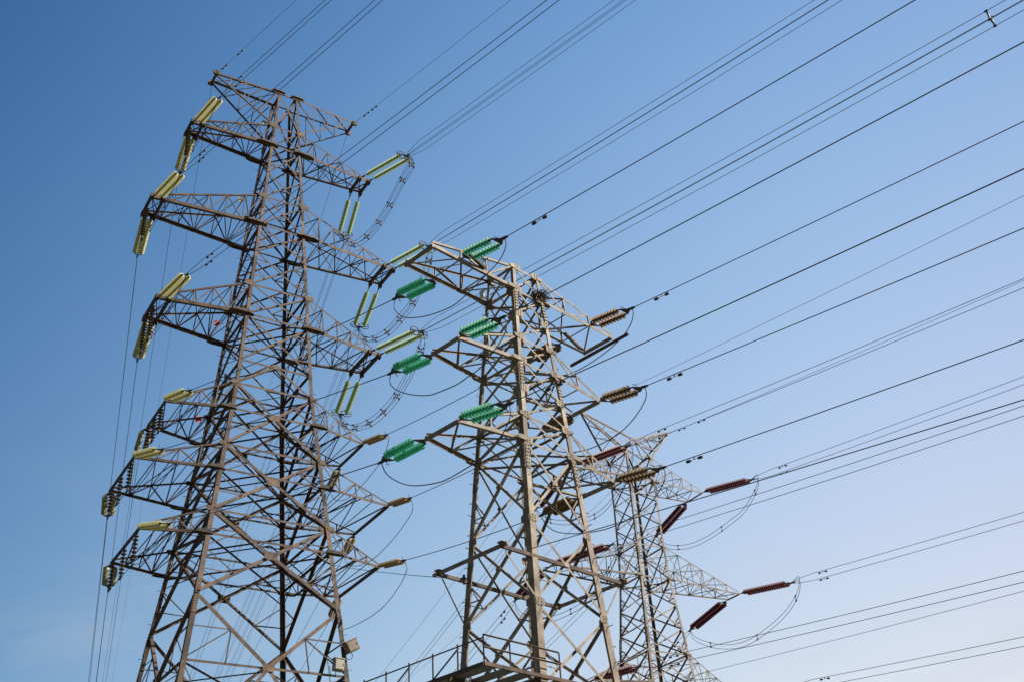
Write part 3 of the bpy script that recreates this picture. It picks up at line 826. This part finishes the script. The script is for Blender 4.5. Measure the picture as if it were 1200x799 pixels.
# ---------------------------------------------------------------- the right rear pylon
pyC = thing('lattice_pylon', 'slender grey lattice pylon with dark red insulators, rearmost at the right', 'pylon', FC.o, 'lattice pylons of the power lines')
zC = [30.57, 29.0, 27.65, 26.2, 24.80, 22.89, 21.35, 20.0, 18.55, 16.84, 14.9, 12.6, 10.0, 6.0, 0.0]
legs(pyC, FC, hC, STEEL_C, zC, 0.105, 0.175, bolts=())
for i in range(len(zC) - 1):
    panel(pyC, FC, hC, STEEL_C, zC[i], max(zC[i + 1], 0.3), 'X', 0.06 if i < 6 else 0.075, 1 if i > 2 else 0, 0.04)
for z in (30.57, 29.0, 24.80, 22.89, 18.55, 16.84):
    panel(pyC, FC, hC, STEEL_C, z, z, 'H', 0.07, 0)
for z in (29.0, 22.89, 16.84):
    diaphragm(pyC, FC, hC, STEEL_C, z, 0.06)
for s in (-1, 1):
    crossarm(pyC, FC, hC, STEEL_C, s, 28.98, 30.5, 3.85 * 1.2, 0.60 * 1.2, 0.085, 0.055, 0.036, 5, 0, 0, 0.08, gus=0.3, ov=0.03)
    crossarm(pyC, FC, hC, STEEL_C, s, 22.9, 24.8, 5.36 * 1.2, 0.42 * 1.2, 0.085, 0.055, 0.036, 6, 0, 0, 0.08, gus=0.3, ov=0.03)
    crossarm(pyC, FC, hC, STEEL_C, s, 16.84, 18.55, 3.9 * 1.2, 0.60 * 1.2, 0.085, 0.055, 0.036, 5, 0, 0, 0.08, gus=0.3, ov=0.03)
    # earth wire horn leaning up and outwards
    tipp = FC(s * 3.33, 0, 33.2)
    a = MB()
    ch = []
    for sy in (-1, 1):
        lo0, up0 = FC(s * 0.93, sy * 0.93, 30.5), FC(s * 0.05, sy * 0.6, 31.75)
        ch.append((lo0, up0))
        nv = FC.v(0, sy)
        for k in (0.25, 0.5, 0.75):
            a.angle(lo0.lerp(tipp, k), up0.lerp(tipp, k), 0.04, nv)
            a.angle(lo0.lerp(tipp, k), up0.lerp(tipp, k - 0.25), 0.045, nv)
    for k in (0.0, 0.25, 0.5, 0.75):
        a.angle(ch[0][0].lerp(tipp, k), ch[1][0].lerp(tipp, min(1, k + 0.25)), 0.045, -Z3)
        a.angle(ch[0][1].lerp(tipp, k), ch[1][1].lerp(tipp, k), 0.04, Z3)
    ho = a.build('earth_wire_horn', STEEL_C, pyC)
    for i, sy in enumerate((-1, 1)):
        for j in (0, 1):
            c = MB()
            c.angle(ch[i][j], tipp + FC.v(0, sy * 0.05), 0.085, FC.v(0, sy), off=0)
            c.build('chord', STEEL_C, ho)
# crown under the two horns
e = MB()
for sx in (-1, 1):
    for sy in (-1, 1):
        e.angle(FC(sx * 0.91, sy * 0.91, 30.57), FC(sx * 0.05, sy * 0.6, 31.75), 0.08, FC.v(0, sy))
e.angle(FC(0, -0.62, 31.75), FC(0, 0.62, 31.75), 0.08, Z3)
e.build('crown_frame', STEEL_C, pyC)

# ---------------------------------------------------------------- insulators
def lathe(mb, p, d, prof, n=12):
    d = d.normalized()
    a = d.cross(Z3)
    if a.length < 0.05:
        a = d.cross(Vector((1, 0, 0)))
    a.normalize()
    b = d.cross(a)
    o = len(mb.v)
    for (t, r) in prof:
        for k in range(n):
            q = 2 * math.pi * k / n
            mb.v.append(tuple(p + d * t + (a * math.cos(q) + b * math.sin(q)) * r))
    for i in range(len(prof) - 1):
        for k in range(n):
            k2 = (k + 1) % n
            mb.f.append((o + i * n + k, o + i * n + k2, o + (i + 1) * n + k2, o + (i + 1) * n + k))
    mb.f.append(tuple(o + k for k in range(n - 1, -1, -1)))
    mb.f.append(tuple(o + (len(prof) - 1) * n + k for k in range(n)))

def discs(mb, cb, p, q, r, pitch, n=12):
    """a string of cap and pin discs: sheds into mb, metal caps into cb"""
    d = q - p
    L = d.length
    d.normalize()
    m_ = max(2, int(round(L / pitch)))
    pp = L / m_
    prof = []
    for i in range(m_):
        t = i * pp
        prof += [(t + pp * 0.02, r * 0.26), (t + pp * 0.22, r * 0.34), (t + pp * 0.32, r * 0.62), (t + pp * 0.46, r * 0.95), (t + pp * 0.54, r), (t + pp * 0.58, r * 0.94), (t + pp * 0.52, r * 0.55), (t + pp * 0.66, r * 0.28)]
    lathe(mb, p, d, prof, n)
    cb.tube([p, q], r * 0.2, 6)
    for i in range(m_):
        t = i * pp
        lathe(cb, p + d * (t + pp * 0.66), d, [(0, r * 0.16), (0.01, r * 0.36), (pp * 0.28, r * 0.40), (pp * 0.36, r * 0.34), (pp * 0.40, r * 0.2)], 8)

def tension_string(label, group, P0, P1, sep, glass, r, pitch, fa, fb, twin_attach=False, horn=0, name='insulator_string'):
    """two parallel strings between the crossarm (P0) and the conductor clamp (P1)"""
    P0, P1 = Vector(P0), Vector(P1)
    root = thing(name, label, 'insulator', P0, group)
    d = (P1 - P0)
    L = d.length
    dn = d.normalized()
    sep = sep - dn * sep.dot(dn)
    h = sep / 2
    nrm = dn.cross(sep).normalized()
    fit, top = MB(), MB()
    A, B = P0 + d * fa, P0 + d * fb
    for sg in (-1, 1):
        mb, cb = MB(), MB()
        a, b = A + h * sg, B + h * sg
        discs(mb, cb, a, b, r, pitch)
        o = mb.build('disc_stack', glass, root, True)
        cb.build('metal_cap', CAPS, o, True)
        st = P0 + (h * sg if twin_attach else h * 0)
        if twin_attach:
            # long chain of links and a turnbuckle
            lk = MB()
            lk.tube([st, a], 0.022, 6)
            lathe(lk, st + (a - st) * 0.35, a - st, [(0, 0.022), (0.03, 0.05), (0.2, 0.05), (0.24, 0.022)], 8)
            lk.build('link_rod', FITTING, root)
        else:
            top.tube([A - dn * 0.10 + h * sg, a], 0.022, 6)
        fit.tube([b, B + dn * 0.10 + h * sg], 0.025, 6)
    hn = sep.normalized()
    def yoke(c, apex, fit):
        w = h.length + 0.05
        vs = [c + hn * w, c - hn * w, apex - hn * 0.05, apex + hn * 0.05]
        n = nrm * 0.012
        fit.add([x - n for x in vs] + [x + n for x in vs], [(0, 1, 2, 3), (7, 6, 5, 4), (0, 4, 5, 1), (1, 5, 6, 2), (2, 6, 7, 3), (3, 7, 4, 0)])
    if not twin_attach:
        yoke(A - dn * 0.08, A - dn * (min(0.30, L * fa * 0.75)), top)
        top.tube([P0, A - dn * min(0.26, L * fa * 0.7)], 0.024, 6)
        top.build('yoke_plate', FITTING, root)
    yoke(B + dn * 0.10, P1 - dn * 0.06, fit)
    lathe(fit, P1 - dn * 0.1, dn, [(0, 0.03), (0.03, 0.05), (0.22, 0.045), (0.3, 0.022)], 8)
    fit.build('yoke_plate', FITTING, root)
    if horn:
        hb = MB()
        c = B + dn * 0.02
        if horn == 1:      # racetrack corona ring round the live end
            for sg in (-1, 1):
                hb.ring(c + h * sg + dn * 0.03, hn * 0.30, nrm * 0.24, 0.028, 18, 6)
            hb.tube([c + h + hn * 0.3, c + h + dn * 0.12], 0.02, 5)
            hb.tube([c - h - hn * 0.3, c - h + dn * 0.12], 0.02, 5)
        else:              # plain arcing horn
            hb.tube([P1 - dn * 0.25, P1 - dn * 0.3 + nrm * 0.16, P1 - dn * 0.45 + nrm * 0.22], 0.012, 5)
        hb.build('arcing_ring', FITTING, root, True)
    return root

def pilot_string(label, group, P0, P1, r=0.13, pitch=0.17):
    P0, P1 = Vector(P0), Vector(P1)
    root = thing('suspension_insulator', label, 'insulator', P0, group)
    d = P1 - P0
    a, b = P0 + d * 0.09, P0 + d * 0.90
    mb, cb = MB(), MB()
    discs(mb, cb, a, b, r, pitch)
    o = mb.build('disc_stack', PORC_BR, root, True)
    cb.build('metal_cap', CAPS, o, True)
    f = MB()
    f.tube([P0, a], 0.022, 6)
    f.build('link_rod', FITTING, root)
    f = MB()
    lathe(f, b, d, [(0, 0.03), (0.02, 0.06), (0.1, 0.06), (d.length * 0.1, 0.03)], 8)
    f.tube([P1 + FA.v(0, -0.18), P1, P1 + FA.v(0, 0.18)], 0.05, 8)
    f.build('clamp', FITTING, root)

# ---------------------------------------------------------------- conductors
def damper(mb, p, d):
    """Stockbridge damper: clamp, messenger cable and two weights under the conductor"""
    c = p - Z3 * 0.09
    mb.tube([p, c], 0.02, 6)
    mb.tube([c - d * 0.24, c + Z3 * 0.012, c + d * 0.24], 0.008, 5)
    for sg in (-1, 1):
        lathe(mb, c + d * sg * 0.13, d * sg, [(0, 0.02), (0.02, 0.045), (0.14, 0.05), (0.17, 0.03)], 8)

def subs(n, d, spread):
    """offsets of the sub-conductors of a bundle"""
    side = Vector((d.y, -d.x, 0)).normalized()
    if n == 1:
        return [Vector((0, 0, 0))]
    if n == 2:
        return [Z3 * (spread / 2), -Z3 * (spread / 2)]
    return [side * (sx * spread / 2) + Z3 * (sz * spread / 2) for sx in (-1, 1) for sz in (-1, 1)]

def spacer(mb, c, d, n, spread):
    o = subs(n, d, spread)
    if n == 2:
        mb.tube([c + o[0], c + o[1]], 0.022, 6)
    else:
        for i, j in ((0, 1), (1, 3), (3, 2), (2, 0)):
            mb.tube([c + o[i] * 0.55, c + o[j] * 0.55], 0.034, 6)
        for x in o:
            mb.tube([c + x * 0.5, c + x * 1.08], 0.032, 6)
    for x in o:
        mb.tube([c + x - d * 0.06, c + x + d * 0.06], 0.042, 7)

def line(name, label, cat, group, P0, az, s, k, length, n, r, spread, damp=(), spac=(), fan=True):
    P0 = Vector(P0)
    az = R(az)
    hd = Vector((math.sin(az), math.cos(az), 0))
    at = lambda t: P0 + hd * t + Z3 * (s * t + k * t * t)
    ts = [0.0, 0.4, 0.8, 1.4] + [2.2 + i * (length - 2.2) / 44 for i in range(45)]
    d0 = (at(1) - at(0)).normalized()
    of = subs(n, hd, spread)
    if n == 1:
        mb = MB()
        mb.tube([at(t) for t in ts], r, 6)
        root = mb.build(name, CABLE, None, True)
        root.data.transform(Matrix.Translation(-P0))
        root.location = P0
        root['label'] = label
        root['category'] = cat
        if group:
            root['group'] = group
    else:
        root = thing(name, label, cat, P0, group)
        for x in of:
            mb = MB()
            mb.tube([at(t) + x * (min(1.0, 0.35 + t / 1.2 * 0.65) if fan else 1) for t in ts], r, 5)
            mb.build('conductor', CABLE, root, True)
    def local(mb, nm):
        mb.build(nm, FITTING, root)
    for t in damp:
        for x in (of if n < 4 else (of[0], of[1], of[2], of[3])):
            mb = MB()
            dd = (at(t + 0.1) - at(t - 0.1)).normalized()
            damper(mb, at(t) + x, dd)
            local(mb, 'vibration_damper')
    for t in spac:
        mb = MB()
        dd = (at(t + 0.1) - at(t - 0.1)).normalized()
        spacer(mb, at(t), dd, n, spread)
        local(mb, 'spacer')
    return root

def smooth_path(pts, m=6):
    pts = [Vector(p) for p in pts]
    out = []
    for i in range(len(pts) - 1):
        p0 = pts[max(i - 1, 0)]
        p1, p2 = pts[i], pts[i + 1]
        p3 = pts[min(i + 2, len(pts) - 1)]
        for j in range(m):
            t = j / m
            out.append(0.5 * ((2 * p1) + (p2 - p0) * t + (2 * p0 - 5 * p1 + 4 * p2 - p3) * t * t + (3 * p1 - p0 - 3 * p2 + p3) * t ** 3))
    out.append(pts[-1])
    for _ in range(3):      # relax the measured points into an even curve
        out = [out[0]] + [(out[i - 1] + out[i] * 2 + out[i + 1]) / 4 for i in range(1, len(out) - 1)] + [out[-1]]
    return out

def jumper(label, group, pts, n, r, spread, ns=4):
    path = smooth_path(pts)
    P0 = path[0].copy()
    hd = path[-1] - path[0]
    hd.z = 0
    of = subs(n, hd.normalized(), spread)
    if n == 1:
        mb = MB()
        mb.tube(path, r, 6)
        root = mb.build('jumper_loop', CABLE, None, True)
        root.data.transform(Matrix.Translation(-P0))
        root.location = P0
        root['label'] = label
        root['category'] = 'jumper cable'
        root['group'] = group
        return root
    root = thing('jumper_loop', label, 'jumper cable', P0, group)
    M_ = len(path) - 1
    for x in of:
        mb = MB()
        mb.tube([p + x * min(1, 0.25 + i / 7, 0.25 + (M_ - i) / 7) for i, p in enumerate(path)], r, 5)
        mb.build('conductor', CABLE, root, True)
    for q in range(1, ns + 1):
        i = int(M_ * q / (ns + 1))
        mb = MB()
        spacer(mb, path[i], (path[min(i + 1, M_)] - path[i - 1]).normalized(), n, spread)
        mb.build('spacer', FITTING, root)
    return root

ORD = {1: 'top', 2: 'second', 3: 'third', 4: 'fourth', 5: 'fifth', 6: 'lowest'}
OB = {1: 'top', 2: 'middle', 3: 'lower'}
OC = {1: 'upper', 2: 'middle', 3: 'lowest'}
NAME = {'tall': 'tall pylon', 'middle': 'middle pylon', 'rear': 'rear right pylon'}
LEVEL = {'tall': ORD, 'middle': OB, 'rear': OC}
aX = FA.ex
for (tw, sd, lv, end), (p, q) in STRINGS.items():
    near = 'near' if end == 'front' else 'far'
    if tw == 'tall' and lv <= 3:
        gl = GLASS_Y if sd == 'left' else GLASS_L
        cn = 'Pale yellow' if sd == 'left' else 'Pale green'
        p, q = Vector(p), Vector(q)
        short = (sd == 'left')
        tension_string(f"{cn.lower()} long twin insulator at {near} tip of tall pylon's {ORD[lv]} {sd} crossarm", 'long glass strings on the tall pylon',
                       p, q, aX * (0.34 if short else 0.60), gl, 0.16 if short else 0.155, 0.155, 0.10 if short else (0.17 if end == 'front' else 0.22), 0.93 if short else 0.92, True, 0 if short else 1)
    elif tw == 'tall':
        gl = (GLASS_Y if end == 'front' else OLIVE) if sd == 'left' else PORC_TAN_LIT
        cn = ('short pale yellow' if end == 'front' else 'short dull olive') if sd == 'left' else 'short tan brown'
        tension_string(f"{cn} twin insulator at {near} end of tall pylon's {ORD[lv]} {sd} crossarm", 'short strings on the tall pylon',
                       p, q, aX * (0.38 if sd == 'left' else 0.26), gl, 0.14 if sd == 'left' else 0.115, 0.15, 0.16 if end == 'front' else 0.2, 0.86, False, 2 if end == 'front' else 0)
    elif tw == 'middle':
        gl = GLASS_G if sd == 'left' else PORC_TAN
        cn = 'bright green' if sd == 'left' else 'ribbed tan'
        tension_string(f"{cn} twin insulator at {near} end of middle pylon's {OB[lv]} {sd} crossarm", 'short strings on the middle pylon',
                       p, q, FB.ex * 0.38, gl, 0.127, 0.14, 0.17, 0.78, False, 2)
    else:
        tension_string(f"dark red twin insulator at {near} end of rear right pylon's {OC[lv]} {sd} crossarm", 'dark red strings on the rear pylon',
                       p, q, FC.ex * 0.40, PORC_RED, 0.15, 0.155, 0.13, 0.90, False, 0)
for lv, v in PILOTS.items():
    W = [''] if len(v) == 1 else (['nearest ', 'farthest '] if len(v) == 2 else ['nearest ', 'middle ', 'farthest '])
    for (p, q), w in zip(v, W):
        pilot_string(f"{w}brown ribbed insulator hanging from the beam of tall pylon's {ORD[lv]} left crossarm", 'hanging brown jumper insulators', p, q)

# conductors leaving each string
DAMP = {('tall', 'left', 1, 'front'): [2.0], ('tall', 'left', 2, 'front'): [2.1], ('tall', 'left', 3, 'front'): [2.1],
        ('middle', 'left', 1, 'front'): [1.5], ('middle', 'left', 3, 'front'): [1.7], ('middle', 'right', 1, 'front'): [1.3],
        ('middle', 'right', 2, 'front'): [1.25], ('middle', 'right', 3, 'front'): [1.25], ('rear', 'left', 1, 'front'): [2.4],
        ('rear', 'right', 1, 'front'): [2.2], ('rear', 'right', 2, 'front'): [2.1], ('rear', 'left', 3, 'front'): [2.3],
        ('rear', 'right', 3, 'front'): [2.1], ('rear', 'left', 2, 'back'): [1.6], ('rear', 'right', 2, 'back'): [1.6]}
for k, (p, az, s, kk) in WIRES.items():
    tw, sd, lv, end = k
    if lv == 0:
        continue
    nm, od = NAME[tw], LEVEL[tw][lv]
    way = 'rising overhead from' if end == 'front' else 'running away behind'
    ln = 115 if end == 'front' else (190 if tw == 'tall' else 90)
    if tw == 'tall' and lv <= 3:
        nw = 2 if sd == 'left' else 4
        line('conductor_bundle', f"{'twin' if nw == 2 else 'four'} wire bundle {way} the {od} {sd} crossarm of the {nm}", 'power line', 'bundled conductors', p, az, s, kk, ln, nw, 0.0125 if nw == 4 else 0.015, 0.44,
             damp=DAMP.get(k, ()), spac=((31.0,) if k == ('tall', 'right', 3, 'front') else ((24.5,) if k == ('tall', 'right', 3, 'back') else ())))
    elif tw == 'tall' or tw == 'middle':
        line('conductor', f"single wire {way} the {od} {sd} crossarm of the {nm}", 'power line', 'single conductors', p, az, s, kk, ln, 1, 0.014 if tw == 'middle' else 0.0135, 0, damp=DAMP.get(k, ()))
    else:
        line('conductor_bundle', f"pair of wires {way} the {od} {sd} crossarm of the {nm}", 'power line', 'paired conductors', p, az, s, kk, ln, 2, 0.014, 0.40, damp=DAMP.get(k, ()))
for (tw, sd, lv, end), (p, az, s, kk) in WIRES.items():
    if lv:
        continue
    fr = end == 'front'
    top = f"{sd} end of the tall pylon's topmost arm" if tw == 'tall' else f"{sd} horn of the rear right pylon"
    dm = {('tall', 'left'): [0.9, 2.6], ('tall', 'right'): [1.4, 2.2], ('rear', 'right'): [1.0, 2.6]}.get((tw, sd), [])
    line('earth_wire', f"thin earth wire {'rising overhead from' if fr else 'running away behind'} the {top}", 'power line', 'thin earth wires', p, az, s, kk, 115 if fr else 190, 1, 0.0105, 0, damp=dm if fr else [])
for tw, rr in (('middle', 0.012), ('rear', 0.010)):
    p, az, s, kk = FIBRE[tw]
    line('fibre_cable', f"thin cable rising overhead from the body of the {NAME[tw]}", 'power line', 'fibre cables', p, az, s, kk, 115, 1, rr, 0)
def span(name, label, cat, group, a, b, sag, r):
    a, b = Vector(a), Vector(b)
    mb = MB()
    mb.tube([a.lerp(b, i / 24) - Z3 * sag * 4 * (i / 24) * (1 - i / 24) for i in range(25)], r, 6)
    o = mb.build(name, CABLE, None, True)
    o.data.transform(Matrix.Translation(-a))
    o.location = a
    o['label'] = label
    o['category'] = cat
    o['group'] = group
    return o
for (sd, lv), (a, b) in SPANS.items():
    span('conductor', f"short single wire joining the tall pylon to the {OB[lv]} {sd} crossarm of the middle pylon", 'power line', 'short spans between two pylons', a, b, 0.10, 0.0165)
a, b, c = STRETCHED_CABLE
o = span('fibre_cable', "thin cable stretched from the tall pylon to the middle pylon's left leg", 'power line', 'fibre cables', a, b, 0.08, 0.012)
e = MB()
bb, aa = Vector(b), Vector(a)
d = (aa - bb).normalized()
lathe(e, bb + d * 0.1, d, [(0, 0.02), (0.05, 0.05), (0.3, 0.05), (0.5, 0.02)], 8)
e.tube([bb + d * 0.25 + Z3 * 0.12, bb + d * 0.25 - Z3 * 0.16], 0.04, 7)
e.build('dead_end_clamp', FITTING, o)

for (tw, sd, lv), pts in JUMPERS.items():
    nm, od = NAME[tw], LEVEL[tw][lv]
    if tw == 'tall' and lv <= 3:
        jumper(f"bundled jumper loop hanging round the {od} {sd} crossarm end of the {nm}", 'jumper loops', pts, 4 if sd == 'right' else 2, 0.014, 0.30, 6 if sd == 'right' else 3)
    elif tw == 'rear':
        jumper(f"paired jumper loop hanging round the {od} {sd} crossarm end of the {nm}", 'jumper loops', pts, 2, 0.015, 0.26, 3)
    else:
        jumper(f"single jumper loop hanging round the {od} {sd} crossarm end of the {nm}", 'jumper loops', pts, 1, 0.0165, 0)

# ---------------------------------------------------------------- bird nest
nest = MB()
nc = FB(0.55, -0.60, 22.26)
rng = random.Random(3)
for i in range(150):
    th = rng.uniform(0, 2 * math.pi)
    rr = 0.24 * math.sqrt(rng.random())
    c = nc + Vector((rr * math.cos(th), rr * math.sin(th), rng.uniform(-0.14, 0.16) - 0.1 * rr))
    t2 = th + math.pi / 2 + rng.uniform(-0.9, 0.9)
    d = Vector((math.cos(t2), math.sin(t2), rng.uniform(-0.55, 0.55))).normalized() * rng.uniform(0.12, 0.26)
    nest.tube([c - d, c + Vector((0, 0, rng.uniform(-0.03, 0.03))), c + d], rng.uniform(0.006, 0.012), 4)
no = nest.build('bird_nest', TWIG)
no.data.transform(Matrix.Translation(-nc))
no.location = nc
no['label'] = 'dark bird nest of twigs wedged at the right top leg of the middle pylon'
no['category'] = 'bird nest'

# ---------------------------------------------------------------- boxes on the tall pylon
def cabinet(name, label, c, w, d, h, tilt, mt, T):
    root = thing(name, label, 'cabinet', c)
    ex, ey, ez = T.ex.copy(), T.ey.copy(), Z3.copy()
    q = Matrix.Rotation(tilt, 3, ey)
    ex, ez = q @ ex, q @ ez
    mb = MB()
    mb.beam(c - ez * h / 2, c + ez * h / 2, w, d, up=ey)
    o = mb.build('housing', mt, root)
    bv = o.modifiers.new('bevel', 'BEVEL')
    bv.width = 0.02
    bv.segments = 2
    mb = MB()
    mb.beam(c + ez * (h / 2 + 0.012), c + ez * (h / 2 + 0.05), w * 1.16, d * 1.16, up=ey)
    mb.build('lid', mt, root)
    mb = MB()
    mb.beam(c - ey * (d / 2 + 0.012) - ez * h * 0.42, c - ey * (d / 2 + 0.012) + ez * h * 0.42, w * 0.86, 0.016, up=ey)
    mb.build('door', mt, root)
    mb = MB()
    mb.tube([c - ey * (d / 2 + 0.03) + ex * w * 0.34 - ez * 0.06, c - ey * (d / 2 + 0.03) + ex * w * 0.34 + ez * 0.06], 0.014, 6)
    for sg in (-1, 1):
        mb.tube([c + ey * d * 0.5 + ez * sg * h * 0.3, c + ey * (d * 0.5 + 0.22) + ez * sg * h * 0.3], 0.02, 6)
    mb.build('bracket', FITTING, root)
    mb = MB()
    mb.tube(smooth_path([c - ez * h * 0.5 - ex * w * 0.2, c - ez * (h * 0.5 + 0.2) - ex * w * 0.25, c - ez * (h * 0.5 + 0.24) - ex * w * 0.7, c - ez * h * 0.2 - ex * w * 0.9]), 0.016, 6)
    mb.build('cable_tail', FITTING, root)
cabinet('equipment_cabinet', 'tilted grey brown equipment box strapped to the right leg of the tall pylon', FA(3.66, -3.95, 16.55), 0.56, 0.42, 0.46, R(-28), BOX_G, FA)
cabinet('equipment_cabinet', 'small pale upright box at the foot of the right leg of the tall pylon', FA(3.07, -3.95, 15.66), 0.44, 0.34, 0.48, R(4), BOX_W, FA)

# ---------------------------------------------------------------- cable platform beside the middle pylon
pl = thing('maintenance_platform', 'grey steel platform with railings around the foot of the middle pylon', 'platform', FB(-1.5, 0, 9.2))
x0, x1, y0, y1, zd = -3.65, 0.75, -1.72, 3.9, 9.18
for k in range(7):
    xa = x0 + 0.12 + k * 0.62
    mb = MB()
    yb = y1 - 0.1 if xa < -1.9 else 1.0
    mb.beam(FB(xa + 0.21, y0 + 0.1, zd), FB(xa + 0.21, yb, zd), 0.42, 0.02)
    mb.build('deck_plate', DECKM, pl)
mb = MB()
for (a, b) in (((x0, y0), (x1, y0)), ((x0, y0), (x0, y1)), ((x0, y1), (-1.2, y1)), ((x1, y0), (x1, 1.15))):
    mb.beam(FB(*a, zd - 0.02), FB(*b, zd - 0.02), 0.06, 0.09)
for y in (-0.44, 1.16, 2.56):
    mb.beam(FB(x0, y, zd - 0.09), FB(x1 if y < 1.2 else -1.2, y, zd - 0.09), 0.07, 0.1)
for x in (-1.7,):
    mb.beam(FB(x, y0, zd - 0.11), FB(x, y1, zd - 0.11), 0.07, 0.1)
mb.build('edge_beam', STEEL_A, pl)
for (a, b, n) in (((x0, y0), (-1.0, y0), 3), ((x0, y0), (x0, y1), 6)):
    for k in range(n + 1):
        t = k / n
        mb = MB()
        p = FB(a[0] + (b[0] - a[0]) * t, a[1] + (b[1] - a[1]) * t, zd)
        mb.angle(p, p + Z3 * 0.68, 0.04, FB.v(-1, -1), off=0)
        mb.build('post', STEEL_A, pl)
    mb = MB()
    for z in ((0.7, 0.4) if n == 3 else (0.62,)):
        mb.angle(FB(*a, zd + z), FB(*b, zd + z), 0.04, Z3, off=0)
    if n == 6:
        for k in (1, 3, 5):
            t, t2 = k / n, (k + 1) / n
            mb.angle(FB(a[0], a[1] + (b[1] - a[1]) * t2, zd + 0.05), FB(a[0], a[1] + (b[1] - a[1]) * t, zd + 0.58), 0.05, FB.v(-1, 0))
    mb.build('guardrail', STEEL_B if n == 3 else STEEL_A, pl)
